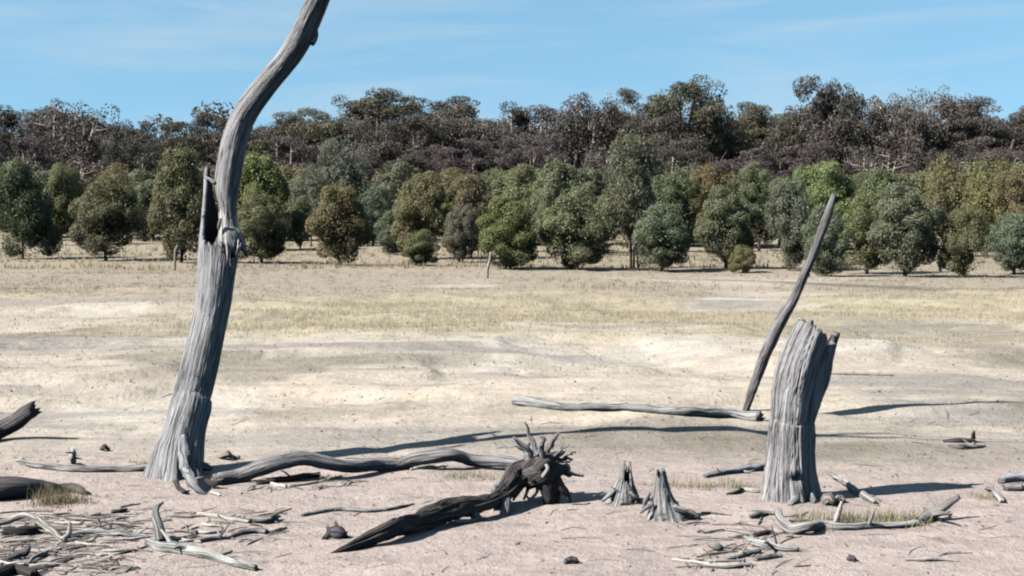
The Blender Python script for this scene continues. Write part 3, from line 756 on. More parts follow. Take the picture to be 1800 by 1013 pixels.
def lobe(th, c, w): return np.exp(-((np.angle(np.exp(1j * (th - math.radians(c)))) / math.radians(w)) ** 2))
def rim_tree(th):
    y = np.full_like(th, 438.0)
    y = y - 136 * lobe(th, 183, 16) ** 0.7 - 105 * lobe(th, 150, 26) - 70 * lobe(th, 110, 26)      # sliver and torn back wall
    y = y + 32 * lobe(th, 318, 30) + 12 * lobe(th, 0, 20)
    y = y + 9 * vnoise(th * 5, th * 0, 0, 4) + 5 * vnoise(th * 14, th * 0, 0, 8)
    return s_of(np.clip(y, 294, 478))
def flutes(th, s, seed, k0=0.55, base_amp=0.24, n=5, groove=0.05, gfreq=17):
    b = np.exp(-s * 14)
    tw = th + 0.5 * s
    m = 1 + base_amp * b * np.cos(n * th + 1.1 + seed)
    K = gfreq / 5.5
    for q, (kf, amp, zf) in enumerate(((K, 0.35, 2.0), (K * 2.4, 0.8, 2.6), (K * 5.2, 0.8, 3.5))):
        v = vnoise(np.cos(tw) * kf + seed, np.sin(tw) * kf, s * zf, seed + 30 + q)
        m = m - groove * amp * np.clip(1 - np.abs(v) * 3.0, 0, 1) ** 1.6
    m = m + 0.05 * fbm(np.cos(th) * 1.6 + 3, np.sin(th) * 1.6, s * 7, oct=3, seed=seed + 5)
    m = m + groove * 0.5 * fbm(np.cos(th) * 7, np.sin(th) * 7, s * 8, oct=2, seed=seed + 7)
    return m
def mult_tree(th, s, seed):
    m = flutes(th, s, seed, groove=0.028, gfreq=26, base_amp=0.14)
    b = np.exp(-s * 22)
    m = m + 0.30 * b * lobe(th, 190, 34) + 0.42 * b * lobe(th, 282, 15) - 0.20 * b * lobe(th, 250, 12) - 0.5 * np.exp(-s * 15) * lobe(th, 314, 17) + 0.2 * b * lobe(th, 345, 14) + .15 * b * lobe(th, 222, 9)
    m = m - 0.10 * sstep(.02, .1, s) * (1 - sstep(.55, .75, s)) * lobe(th, 318, 9) * (0.5 + 0.5 * vnoise(s * 12, th * 0, 0, 5))
    ring = s_of(699.0)
    rj = ring + 0.008 * vnoise(th * 2.5, th * 0, 0, 6)
    m = m - 0.028 * np.exp(-((s - rj) / 0.005) ** 2) * np.clip(0.4 + vnoise(th * 3, th * 0, 0, 8), 0, 1) + 0.03 * np.exp(-((s - ring + 0.03) / 0.03) ** 2)
    return m
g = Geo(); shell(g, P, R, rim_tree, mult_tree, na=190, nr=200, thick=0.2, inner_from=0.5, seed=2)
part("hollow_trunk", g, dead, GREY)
stem_rows = [(407, 428, 20, 0.720), (405, 418, 21, 0.710), (402, 404, 16.5, 0.720), (401, 384, 15, 0.730), (400, 362, 15.5, 0.740), (400, 318, 22, 0.760), (413, 247, 23, 0.760), (433, 197, 21.5, 0.740), (469, 148, 20.5, 0.680), (511, 96, 20.5, 0.610), (537, 50, 20.5, 0.540), (559, 0, 19.5, 0.440), (576, -40, 17, 0.330), (588, -80, 12, 0.240), (600, -115, 8, 0.16)]
P, R = curve_px(stem_rows, 1)
g = Geo(); tube(g, P, R, na=56, nr=260, rough=0.035, groove=0.04, ng=13, seed=5, jag=.5)
st = part("stem", g, dead, (0.33, 0.315, 0.325))
g = Geo(); tube(g, [at(546, 74, D0 + .55), at(554, 62, D0 + .55), at(556, 54, D0 + .53)], np.array([9, 6, 3]) * px_m(D0), na=12, nr=9, rough=.2, seed=8)
part("knot", g, dead, GREY)
for k, (rows) in enumerate([[(592, -90, 6, .22), (680, -230, 5, -.1), (800, -340, 4, -.4), (960, -440, 3, -.8), (1140, -520, 1.5, -1.0)],
                            [(585, -70, 5, .25), (640, -220, 4, .1), (740, -400, 3.4, -.3), (900, -560, 2.6, -.7), (1080, -680, 1.5, -.9)]]):
    P, R = curve_px(rows, 1)
    g = Geo(); tube(g, P, R, na=10, rough=.1, seed=40 + k); part("limb", g, dead, GREY)
# splintered wound
for k, (a, b, r) in enumerate([((390, 428, .14), (388, 462, .16), 2.6), ((399, 428, .14), (400, 463, .16), 5.5), ((405, 436, .14), (406, 471, .15), 2.4), ((412, 424, .16), (411, 450, .18), 3.2), ((419, 424, .2), (415, 456, .2), 3.4), ((423, 430, .24), (420, 452, .24), 2.8), ((394, 430, .15), (398, 450, .16), 3.0)]):
    p, q = at(a[0], a[1], D0 + a[2] + .33), at(b[0], b[1], D0 + b[2] + .33)
    g = Geo(); tube(g, [p, (p + q) / 2 + (0.006 * math.sin(k * 2), -.006, 0), q], np.array([r * .7, r, r * .2]) * px_m(D0), na=9, nr=14, rough=.4, groove=.2, seed=60 + k, jag=1.2, flat=.6); part("splinter", g, dead, (0.55, 0.54, 0.5))
g = Geo(); P, R = curve_px([(401, 388, 15.5, .725), (402, 402, 17.6, .715), (404, 414, 22, .705), (406, 424, 24, .705)], 1); tube(g, P, R, na=40, nr=30, rough=.06, groove=.09, ng=14, seed=6, jag=.9); part("bare_collar", g, dead, (0.52, 0.51, 0.49))
g = Geo(); tube(g, [at(404, 400, D0 + .83), at(398, 440, D0 + .82), at(388, 520, D0 + .68)], np.array([17, 20, 18]) * px_m(D0), na=14, rough=.15, groove=.1, seed=77, char=.9); part("heartwood", g, dead, DARK)
for k, rows in enumerate([[(359, 306, 1.5, .9), (365, 313, 2, .85), (372, 317, 3, .75), (380, 322, 3.5, .72)], [(388, 384, 2, .62), (385, 396, 3.5, .62), (384, 404, 1.5, .62)]]):
    P, R = curve_px(rows, 1); g = Geo(); tube(g, P, R, na=8, nr=9, rough=.25, seed=70 + k); part("splinter", g, dead, GREY)
# buttress roots
def root(pts, name, rootobj, color, na=18, seed=1, char=0.0, groove=.14, rough=.24, wig=.35):
    P = np.array([at(x, y, d) for (x, y, d, r) in pts]); R = np.array([r * px_m(d) for (x, y, d, r) in pts])
    g = Geo(); tube(g, P, R, na=na, rough=rough, groove=groove, seed=seed, char=char, wig=wig); return part(name, g, rootobj, color)
f0 = ground(345, 868)[1]
root([(322, 770, D0 - .02, 8), (324, 800, D0 - .10, 10), (327, 822, D0 - .24, 10), (334, 843, f0 + .08, 9), (350, 861, f0 - .02, 6), (368, 872, f0 - .04, 2.5)], "root", dead, GREY, seed=3)
root([(310, 846, f0 + .1, 5), (314, 858, f0 + .03, 5), (326, 866, f0 - .02, 3)], "root", dead, (0.2, 0.17, 0.16), seed=4, char=.5)
root([(364, 846, f0 + .16, 6), (376, 851, f0 + .12, 6), (387, 848, f0 + .12, 4)], "root", dead, DARK, seed=5, char=.6)
root([(352, 818, D0 + .05, 8), (364, 823, D0 + .05, 6), (372, 824, D0 + .05, 3)], "root", dead, MIDG, seed=7)

# ------------------------------------------------------------------ thick stump
sb = ground(1390, 876); D1 = sb[1]
stump = thing("stump", "thick grey fluted stump with jagged top and shadowed split face", "stump", sb)
rows = [(1392, 896, 58, 0), (1391, 879, 54, 0), (1389, 836, 47, 0), (1391, 790, 42, 0), (1392, 748, 41, .01), (1393, 738, 39, .01), (1396, 720, 41, .01), (1402, 690, 45, .02), (1411, 658, 47, .02), (1424, 615, 44, .03), (1438, 580, 41, .03), (1443, 568, 40, .03)]
P = np.array([at(c, y, D1 + d) for c, y, r, d in rows]); R = np.array([r * px_m(D1) for c, y, r, d in rows])
plen1 = np.concatenate([[0], np.cumsum(np.linalg.norm(np.diff(P, axis=0), axis=1))]); yl1 = np.array([r[1] for r in rows])
s1 = lambda y: np.interp(-np.asarray(y, float), -yl1, plen1) / plen1[-1]
def rim_stump(th):
    y = np.full_like(th, 592.0)
    y = y - 17 * lobe(th, 222, 62) ** 0.6 - 20 * lobe(th, 10, 13) + 24 * lobe(th, 333, 17) + 26 * lobe(th, 90, 60)
    y = y + 5 * vnoise(th * 5, th * 0, 0, 14) + 3 * vnoise(th * 14, th * 0, 0, 18)
    return s1(np.clip(y, 570, 640))
def mult_stump(th, s, seed):
    m = flutes(th, s, seed, groove=0.06, gfreq=22, base_amp=0.05, n=6)
    up = sstep(s1(760.0), s1(660.0), s)
    dth = np.abs(np.angle(np.exp(1j * (th - math.radians(312)))))
    face = np.where(dth < 1.2, (0.88 - 0.22 * up) / np.cos(np.minimum(dth, 1.2)), 9.0)
    m = np.minimum(m, face + 0.03 * (m - 1)) - 0.10 * up * lobe(th, 338, 4) - 0.06 * lobe(th, 318, 3)
    m = m + 0.10 * up * lobe(th, 12, 9)
    b = np.exp(-s * 13)
    m = m + b * (0.22 * lobe(th, 200, 22) - 0.14 * lobe(th, 232, 16) + 0.22 * lobe(th, 262, 13) + .10 * lobe(th, 285, 7) - 0.22 * lobe(th, 300, 10) + 0.22 * lobe(th, 330, 13) + 0.2 * lobe(th, 20, 20))
    m = m + 0.15 * np.exp(-(((s - s1(818.0)) / 0.03) ** 2)) * lobe(th, 268, 16) - 0.12 * np.exp(-(((s - s1(836.0)) / 0.02) ** 2)) * lobe(th, 272, 15)
    m = m - 0.035 * np.exp(-((s - s1(741.0) - 0.012 * vnoise(th * 3, th * 0, 0, 9)) / 0.007) ** 2) * np.clip(vnoise(th * 2.5, th * 0, 0, 3) * 1.6, 0, 1)
    return m
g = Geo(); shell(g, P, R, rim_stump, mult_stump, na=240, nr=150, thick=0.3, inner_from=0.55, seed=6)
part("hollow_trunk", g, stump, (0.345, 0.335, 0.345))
fs = ground(1410, 884)[1]
root([(1404, 862, fs + .08, 7), (1398, 878, fs - .0, 8), (1387, 889, fs - .07, 4)], "root", stump, (0.36, 0.35, 0.36), seed=11)
root([(1424, 866, fs + .08, 6), (1430, 880, fs, 6), (1426, 890, fs - .03, 3)], "root", stump, MIDG, seed=12)

# ------------------------------------------------------------------ loose wood: everything lying about
def limb(name, label, cat, pts, color, mat=M_WOOD, na=16, rough=.2, groove=.1, seed=None, branches=(), group=None, jag=.6, char=0.0):
    """pts: (px, py of centre line, radius px, lift in m above lying on the ground)"""
    seed = seed if seed is not None else (abs(hash(label)) % 7 if False else sum(map(ord, label)) % 97)
    def world(pp):
        P, R = [], []
        for (x, y, r, up) in pp:
            q = ground(x, y + r * 0.55 + up * 260); rr = r * px_m(q[1])
            P.append(q + np.array([0, 0, rr * 0.78 + up])); R.append(rr)
        return np.array(P), np.array(R)
    P, R = world(pts)
    e = tag(bpy.data.objects.new(name, None), label, cat, group) if branches else None
    org = P.mean(0); org[2] = float(height(org[0], org[1]))
    g = Geo(); tube(g, P - org, R, na=na, rough=rough, groove=groove, seed=seed, jag=jag, char=char, wig=.5)
    ln = np.linalg.norm(P[-1] - P[0]); rs_ = np.random.default_rng(seed + len(label))
    if ln > 0.22 and R.mean() < 0.035:                     # broken-off side twigs
        for q in range(int(rs_.integers(1, 4))):
            f = rs_.uniform(.15, .85) * (len(P) - 1); k = int(f); p = P[k] + (P[k + 1] - P[k]) * (f - k) - org; r = R[k] * rs_.uniform(.3, .5)
            d = rs_.normal(size=3); d[2] = abs(d[2]) * .6; d = d / np.linalg.norm(d) * rs_.uniform(2.5, 7) * R[k]
            tube(g, [p, p + d * .6 + rs_.normal(size=3) * r * .5, p + d], [r, r * .8, r * .35], na=7, nr=6, rough=.25, seed=seed + q, jag=.8)
    if not branches:
        o = link(name, g.mesh(name, mat), None, color, org); return tag(o, label, cat, group)
    C.objects.link(e); e.location = org
    link("shaft", g.mesh("shaft", mat), e, color)
    for k, b in enumerate(branches):
        P, R = world(b); g = Geo(); tube(g, P - org, R, na=max(7, na - 3), rough=rough, groove=groove, seed=seed + k + 1, jag=jag, char=char)
        link("side_branch", g.mesh("side_branch", mat), e, color)
    return e

# leaning pole
pb = ground(1310, 722); dp = pb[1]
g = Geo(); rows = [(1308, 730, 6.5, 0), (1319, 695, 7.5, -.03), (1338, 642, 9.5, -.09), (1359, 592, 11, -.16), (1379, 554, 11.5, -.21), (1395, 526, 9.5, -.25), (1413, 485, 8, -.31), (1436, 430, 7.5, -.38), (1454, 380, 7.2, -.45), (1467, 343, 5, -.5)]
tube(g, np.array([at(x, y, dp + d) for x, y, r, d in rows]) - pb, np.array([r * px_m(dp + d) for x, y, r, d in rows]), na=18, nr=110, rough=.16, groove=.12, ng=8, seed=9)
tag(link("leaning_pole", g.mesh("leaning_pole", M_WOOD), None, MIDG, pb), "long crooked grey pole leaning up behind the thick stump", "pole")

limb("fallen_log", "pale straight log lying across bare ground at the foot of the leaning pole", "log",
     [(905, 707, 8, 0), (925, 708, 9, 0), (990, 716, 7.5, 0), (1100, 718, 6.5, 0), (1200, 726, 8, 0), (1280, 730, 9, 0), (1334, 735, 10, 0)], (0.36, 0.36, 0.355), na=16, groove=.12)
limb("fallen_limb", "long wavy grey limb arching over the ground from the dead tree's foot", "log",
     [(384, 846, 12, 0), (420, 840, 14, .0), (470, 822, 15, .07), (530, 812, 14, .10), (600, 824, 12, .04), (650, 822, 12, .015), (700, 818, 12, .01), (745, 806, 12, .05), (790, 801, 12, .075), (830, 810, 11, .03), (880, 816, 10, .02), (925, 820, 9, .03)], (0.29, 0.275, 0.28), na=24, rough=.15, groove=.07)
limb("fallen_log", "dark log end jutting up at the photo's edge, casting a short shadow", "log",
     [(-90, 774, 17, 0), (-40, 770, 17, 0), (0, 760, 16, .02), (28, 744, 15, .08), (46, 730, 14, .14), (60, 722, 13.5, .17)], (0.130, 0.117, 0.120), na=18, groove=.06)
limb("fallen_log", "low grey log running along the ground into the dead tree's base", "log",
     [(38, 813, 5, 0), (70, 820, 6.5, 0), (130, 825, 7, 0), (200, 826, 7, 0), (260, 824, 7, 0), (300, 822, 8, 0)], (0.36, 0.34, 0.34), na=14)
limb("fallen_log", "thick dark half-buried log at the photo's edge behind the grass tuft", "log",
     [(-90, 868, 22, 0), (-20, 866, 22, 0), (30, 864, 20, 0), (70, 862, 15, 0), (90, 864, 10, 0)], (0.124, 0.107, 0.107), na=18, groove=.09)
limb("wood_fragment", "gnarled rotten fragment on the ground past the grass tuft", "wood fragment",
     [(100, 862, 9, 0), (120, 860, 9, 0), (138, 862, 8, 0), (148, 868, 5, 0)], (0.130, 0.117, 0.104), rough=.4, groove=.2)
limb("fallen_branch", "whitish crooked branch arched on the ground, with one upturned prong", "branch",
     [(-30, 926, 6, .0), (10, 919, 6, .02), (42, 911, 6, .06), (72, 921, 6.5, .04), (92, 938, 6, .015), (112, 950, 5.5, 0)], BONE, branches=[[(110, 950, 5, 0), (121, 942, 4.5, .02), (123, 925, 2.5, .06)]])
limb("fallen_branch", "stout pale forked branch with short upright arm, lying nearest the camera", "branch",
     [(262, 955, 7, 0), (285, 963, 10, 0), (320, 967, 10, 0), (360, 975, 9.5, 0), (395, 985, 8, 0), (425, 994, 7.5, 0), (448, 1000, 6, 0)], (0.40, 0.40, 0.38), na=18,
     branches=[[(283, 952, 9, .0), (280, 935, 8.5, .06), (274, 917, 7, .11), (277, 904, 4.5, .15), (287, 897, 2, .17)]])
limb("fallen_branch", "smooth bone-white stick lying beyond the stout forked branch", "branch",
     [(350, 904, 4, 0), (385, 909, 4, 0), (415, 914, 4.5, 0), (438, 917, 4.5, 0)], BONE, groove=.0)
limb("wood_fragment", "knobby grey lump at the thick end of the bone-white stick", "wood fragment",
     [(440, 914, 8, 0), (458, 916, 7, 0), (470, 917, 7, 0), (485, 911, 6, 0)], (0.3, 0.28, 0.27), rough=.4)
limb("fallen_branch", "thin dark stick rising behind the knobby grey lump", "stick",
     [(474, 912, 3, .02), (490, 905, 2.5, .05), (512, 899, 1.5, .08)], DARK)
limb("fallen_branch", "slender grey wavy stick lying alone between the long limb and the dark log", "branch",
     [(532, 906, 3, 0), (565, 900, 3, 0), (600, 896, 3.5, 0), (645, 899, 3.5, 0), (690, 895, 3, 0), (726, 886, 2, 0)], (0.36, 0.37, 0.35))
limb("wood_fragment", "small dark jagged root chunk alone beside the dark log's tip", "wood fragment",
     [(572, 946, 4, 0), (584, 938, 10, 0), (597, 938, 10, .01), (608, 943, 4, 0)], (0.104, 0.091, 0.098), rough=.5, groove=.3, jag=1.2, branches=[[(580, 938, 5, .01), (576, 930, 3, .03)], [(592, 932, 5, .02), (590, 922, 2, .05)], [(600, 940, 5, 0), (613, 945, 2, 0)]])
limb("fallen_branch", "dark bent stick lying toward the knobby lump from the forked branch", "branch",
     [(352, 951, 5, 0), (372, 948, 5, 0), (400, 946, 2.5, 0), (425, 938, 4, 0), (455, 934, 6, 0), (468, 936, 5, 0)], (0.26, 0.25, 0.26))
limb("fallen_branch", "mottled twiggy stick tip next along from the dark bent stick", "stick",
     [(470, 936, 3, 0), (485, 934, 4, 0), (502, 928, 2, 0)], (0.33, 0.29, 0.25), rough=.35)
limb("fallen_branch", "grey split stick running into the fork of the stout pale branch", "branch",
     [(130, 938, 3, 0), (165, 936, 5, 0), (200, 940, 5, 0), (235, 941, 5, 0), (258, 943, 3, 0)], (0.40, 0.41, 0.40))
limb("fallen_branch", "thin pale cream stick under the grey split stick", "stick",
     [(190, 948, 2, 0), (225, 948, 2.2, 0), (262, 944, 2, 0)], BONE, mat=M_TWIG)
limb("fallen_branch", "white splinter in front of the upturned prong of the crooked branch", "stick",
     [(134, 955, 2.5, 0), (160, 958, 2.5, 0), (184, 959, 1.5, 0)], BONE, mat=M_TWIG)
limb("fallen_branch", "short cream splinter lying alone on clear soil before the grey split stick", "stick",
     [(182, 969, 2.4, 0), (205, 969, 2.8, 0), (232, 967, 1.6, 0)], (0.48, 0.45, 0.39), mat=M_TWIG)
limb("fallen_branch", "cream stick lying behind the crooked white branch's prong", "stick",
     [(98, 920, 2.5, 0), (120, 920, 3, 0), (142, 921, 2.5, 0)], BONE, mat=M_TWIG)
limb("fallen_branch", "bleached straight stick at the photo's bottom corner", "branch",
     [(-20, 984, 4, 0), (10, 991, 3.5, 0), (45, 994, 3, 0), (86, 991, 2, 0)], BONE, mat=M_TWIG)
limb("fallen_branch", "dark weathered branch behind the bleached stick in the bottom corner", "branch",
     [(10, 986, 6, 0), (32, 978, 8, 0), (48, 972, 7, .02), (50, 967, 4, .04)], (0.130, 0.124, 0.130))
limb("fallen_branch", "grey curved branch lying just beyond the bottom-corner bleached stick", "branch",
     [(46, 994, 4, 0), (62, 980, 4, .01), (85, 972, 4, 0), (100, 970, 3, 0)], (0.42, 0.4, 0.38))
limb("fallen_branch", "long thin dark stick leaving the bottom-corner pile over clear soil", "stick",
     [(55, 1000, 4, 0), (80, 998, 3, 0), (105, 992, 2, 0), (128, 982, 1.5, 0)], DARK, mat=M_TWIG)
limb("fallen_log", "blackened log stub cut off by the bottom corner of the photo", "log",
     [(-10, 1012, 12, 0), (15, 1006, 11, 0), (30, 1002, 9, 0), (60, 1012, 8, 0)], (0.065, 0.055, 0.052), char=.4)
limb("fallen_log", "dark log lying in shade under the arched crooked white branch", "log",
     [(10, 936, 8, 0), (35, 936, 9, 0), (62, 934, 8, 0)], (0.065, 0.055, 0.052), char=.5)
limb("wood_fragment", "dark bark chip with grey twig on clear soil before the dead tree", "wood fragment",
     [(198, 900, 4, 0), (212, 899, 4.5, 0), (220, 897, 3, 0)], (0.12, 0.1, 0.1), rough=.3)
limb("fallen_branch", "fine grey twig pointing away from the dark bark chip", "stick",
     [(212, 892, 1.6, 0), (230, 888, 1.8, 0), (246, 886, 1.2, 0)], MIDG, mat=M_TWIG)
limb("fallen_branch", "long faint twig lying along the soil before the thick dark edge log", "stick",
     [(0, 902, 1.6, 0), (45, 899, 1.8, 0), (92, 899, 1.2, 0)], (0.22, 0.2, 0.2), mat=M_TWIG)
limb("fallen_branch", "thin brown twig lying beyond the crooked white branch toward the bark chip", "stick",
     [(92, 906, 2.2, 0), (120, 903, 1.8, 0), (150, 908, 1.8, 0), (175, 904, 2.6, 0)], (0.22, 0.18, 0.17), mat=M_TWIG)
limb("fallen_branch", "thin dark stick behind the forked branch's upright arm, before the bone-white stick", "stick",
     [(303, 908, 2, 0), (330, 910, 2, 0), (352, 907, 1.5, 0)], DARK, mat=M_TWIG)
limb("fallen_branch", "grey stick stretching from the forked branch toward the dark bent stick", "branch",
     [(290, 946, 4, 0), (310, 948, 4, 0), (335, 951, 3, 0), (352, 953, 2, 0)], (0.34, 0.34, 0.33), mat=M_TWIG)
limb("fallen_branch", "pale flat bark strip between the bone-white stick and dark bent stick", "bark strip",
     [(355, 922, 2.5, 0), (370, 925, 3, 0), (385, 926, 2, 0)], (0.5, 0.45, 0.36), mat=M_TWIG)
limb("fallen_branch", "grey bark strip just behind the dark bent stick's middle", "bark strip",
     [(345, 936, 3, 0), (370, 937, 3.5, 0), (392, 934, 2.5, 0)], (0.4, 0.39, 0.36), mat=M_TWIG)
limb("wood_fragment", "bone-pale short billet at the foot of the dead tree", "wood fragment",
     [(276, 831, 3.5, 0), (290, 830, 4, 0), (306, 831, 3.5, 0)], (0.55, 0.48, 0.42), mat=M_TWIG)
limb("wood_fragment", "small pale splinter beside the dead tree's forward root", "wood fragment",
     [(370, 866, 3, 0), (378, 868, 3, 0), (386, 871, 2, 0)], BONE, mat=M_TWIG)
limb("wood_fragment", "small upright pale stub standing on the low grey log", "stub",
     [(128, 812, 6, .0), (128, 806, 6, .05), (129, 797, 4, .1), (127, 790, 2, .13)], (0.75, 0.7, 0.66))
limb("wood_fragment", "dark tilted chip with pale companion crumb behind the low grey log", "wood fragment",
     [(178, 790, 3, 0), (184, 786, 5, .02), (190, 791, 3, 0)], (0.130, 0.104, 0.091), rough=.4)
limb("wood_fragment", "broken root crumbs just beyond the dead tree's shaded side", "wood fragment",
     [(388, 804, 4, 0), (398, 801, 6, .02), (408, 806, 3, 0), (420, 806, 3, 0)], (0.3, 0.25, 0.21), rough=.5)
limb("fallen_branch", "thin sticks' pale topmost one under the long wavy limb's arch", "stick",
     [(478, 851, 3, 0), (492, 854, 3.5, 0), (503, 856, 2.5, 0)], BONE, mat=M_TWIG)
limb("fallen_branch", "long straw-coloured stick slanting out from under the wavy limb", "stick",
     [(508, 855, 2.5, 0), (540, 851, 2.5, 0), (575, 844, 2, 0), (600, 836, 1.2, 0)], (0.5, 0.43, 0.3), mat=M_TWIG)
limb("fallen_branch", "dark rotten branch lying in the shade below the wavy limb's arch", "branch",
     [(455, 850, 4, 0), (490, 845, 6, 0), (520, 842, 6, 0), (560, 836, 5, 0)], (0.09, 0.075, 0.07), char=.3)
limb("fallen_branch", "cream stick lit beneath the wavy limb's second arch", "stick",
     [(722, 826, 2.2, 0), (750, 822, 2.6, 0), (785, 819, 2, 0)], (0.55, 0.48, 0.36), mat=M_TWIG)

# right-hand side
limb("fallen_branch", "grey branch on the ground leading in to the thick stump's sunny side", "branch",
     [(1240, 838, 4, 0), (1275, 831, 6, 0), (1310, 826, 7, 0), (1345, 823, 7, 0)], (0.36, 0.35, 0.36))
limb("fallen_branch", "pale twisted root piece lying at the thick stump's sunny foot", "root piece",
     [(1277, 868, 3, 0), (1290, 866, 5, 0), (1305, 861, 4.5, 0), (1325, 863, 5, 0), (1342, 864, 4, 0)], (0.42, 0.4, 0.38))
limb("fallen_branch", "slanting stick with dark upper end and pale lower end beside the stump's shadow", "stick",
     [(1456, 833, 3, .03), (1475, 842, 4, .03), (1500, 860, 6, .01), (1520, 874, 6.5, 0), (1538, 884, 4, 0)], PALE)
limb("wood_fragment", "pale knobs of rotten root against the stump's shaded foot", "root piece",
     [(1450, 884, 7, 0), (1458, 880, 10, .01), (1465, 886, 6, 0)], (0.42, 0.38, 0.35), rough=.4, groove=.15)
limb("wood_fragment", "brown second knob of root just beyond the pale one at the stump's shaded foot", "root piece",
     [(1470, 884, 6, 0), (1476, 876, 7, .01), (1482, 882, 4, 0)], (0.28, 0.24, 0.21), rough=.4, groove=.15)
limb("fallen_branch", "low curved branch with scooped dark end, grass behind, before the thick stump", "branch",
     [(1368, 903, 6, .05), (1372, 918, 8, .03), (1392, 932, 10, .0), (1420, 930, 9, .02), (1445, 925, 9, 0), (1480, 928, 7, 0), (1530, 926, 6, 0), (1580, 925, 6, 0), (1612, 922, 5, 0)], (0.40, 0.38, 0.37), na=16,
     branches=[[(1468, 920, 5, .0), (1474, 905, 4.5, .05), (1479, 890, 3, .11)]])
limb("wood_fragment", "tilted weathered root spur pointing up past the low curved branch's far end", "wood fragment",
     [(1618, 916, 8, 0), (1635, 908, 12, 0), (1650, 900, 8, .04), (1668, 890, 6, .08), (1684, 883, 4.5, .11)], (0.27, 0.25, 0.24), groove=.12)
limb("fallen_branch", "pale short stick propped at the far end of the stump's shadow", "stick",
     [(1738, 862, 5, .03), (1750, 870, 6, .02), (1762, 882, 5, 0)], PALE)
limb("fallen_log", "bluish grey log cut by the photo's edge, upper one of two", "log",
     [(1760, 847, 6, .02), (1785, 842, 9, .02), (1830, 838, 11, .02), (1880, 834, 11, .02)], (0.38, 0.39, 0.41))
limb("fallen_log", "grey log cut by the photo's edge, lower one under the bluish log", "log",
     [(1768, 860, 5, 0), (1800, 858, 8, 0), (1850, 856, 9, 0)], (0.33, 0.31, 0.32))
limb("fallen_branch", "dark stick lying on bare soil with one pale upright prong", "branch",
     [(1660, 776, 3, 0), (1680, 776, 4, 0), (1700, 776, 4, 0), (1712, 776, 4, 0)], (0.091, 0.078, 0.078), branches=[[(1710, 774, 4, .0), (1711, 766, 3.5, .04), (1712, 758, 2, .08)]])
limb("wood_fragment", "flat grey slab just in front of the dark stick with pale prong", "wood fragment",
     [(1670, 785, 3, 0), (1690, 787, 5, 0), (1715, 786, 4, 0), (1730, 784, 2, 0)], (0.33, 0.3, 0.28))
limb("fallen_branch", "long thin dark stick lying far off, beyond the stump's split face", "stick",
     [(1455, 658, 2, 0), (1500, 658, 2.4, 0), (1570, 660, 1.6, 0)], (0.2, 0.16, 0.13), mat=M_TWIG)  # slim dark tube laid flat on the soil
limb("wood_fragment", "broken bark slab, longest of the pieces scattered before the stump", "bark slab",
     [(1310, 946, 4, 0), (1335, 958, 7, 0), (1370, 964, 7, 0), (1402, 968, 4, 0)], (0.42, 0.42, 0.42))
limb("wood_fragment", "dark-edged bark piece beyond the longest slab, by the scooped branch end", "bark slab",
     [(1325, 942, 4, 0), (1340, 938, 5, 0), (1358, 934, 3, 0)], (0.098, 0.085, 0.078))
limb("wood_fragment", "greenish grey bark strip in front of the longest slab", "bark slab",
     [(1275, 985, 4, 0), (1300, 978, 5, 0), (1335, 970, 4, 0)], (0.36, 0.36, 0.34))
limb("wood_fragment", "tan bark curl with dark underside before the longest slab", "bark slab",
     [(1328, 984, 4, 0), (1350, 980, 5, 0), (1372, 978, 3, 0)], (0.42, 0.4, 0.34))
limb("wood_fragment", "bleached flaky strip nearest the camera among the bark pieces", "bark slab",
     [(1240, 995, 4, 0), (1280, 997, 5, 0), (1320, 994, 3, 0)], (0.42, 0.42, 0.38))
limb("wood_fragment", "pale long flake trailing off from the bleached flaky strip", "bark slab",
     [(1182, 984, 2.5, 0), (1215, 988, 3, 0), (1248, 992, 3, 0)], (0.42, 0.39, 0.35), mat=M_TWIG)
limb("wood_fragment", "small dark knuckle of root beside the pointed stump's trailing root", "root piece",
     [(1205, 905, 5, 0), (1216, 905, 6, .01), (1228, 911, 4, 0)], (0.14, 0.12, 0.11), rough=.4)
limb("wood_fragment", "gnarled dark-centred knob among the bark pieces before the stump", "root piece",
     [(1250, 958, 6, 0), (1258, 962, 7, .01), (1266, 966, 5, 0)], (0.26, 0.25, 0.24), rough=.5)
limb("wood_fragment", "cup-shaped knob near the scooped end of the low curved branch", "root piece",
     [(1320, 909, 5, 0), (1330, 906, 5, .01), (1345, 904, 4, 0), (1362, 903, 4, 0)], (0.3, 0.28, 0.27), rough=.4)
limb("fallen_branch", "thin dark twig beyond the bark pieces, past the pointed stump", "stick",
     [(1234, 902, 2, 0), (1255, 903, 2, 0), (1285, 906, 1.2, 0)], (0.2, 0.17, 0.16), mat=M_TWIG)
limb("fallen_branch", "grey stick lying alone in the near corner below the root spur", "stick",
     [(1592, 985, 2.5, 0), (1630, 985, 4, 0), (1655, 985, 3, 0), (1684, 987, 1.5, 0)], (0.32, 0.3, 0.28), mat=M_TWIG)

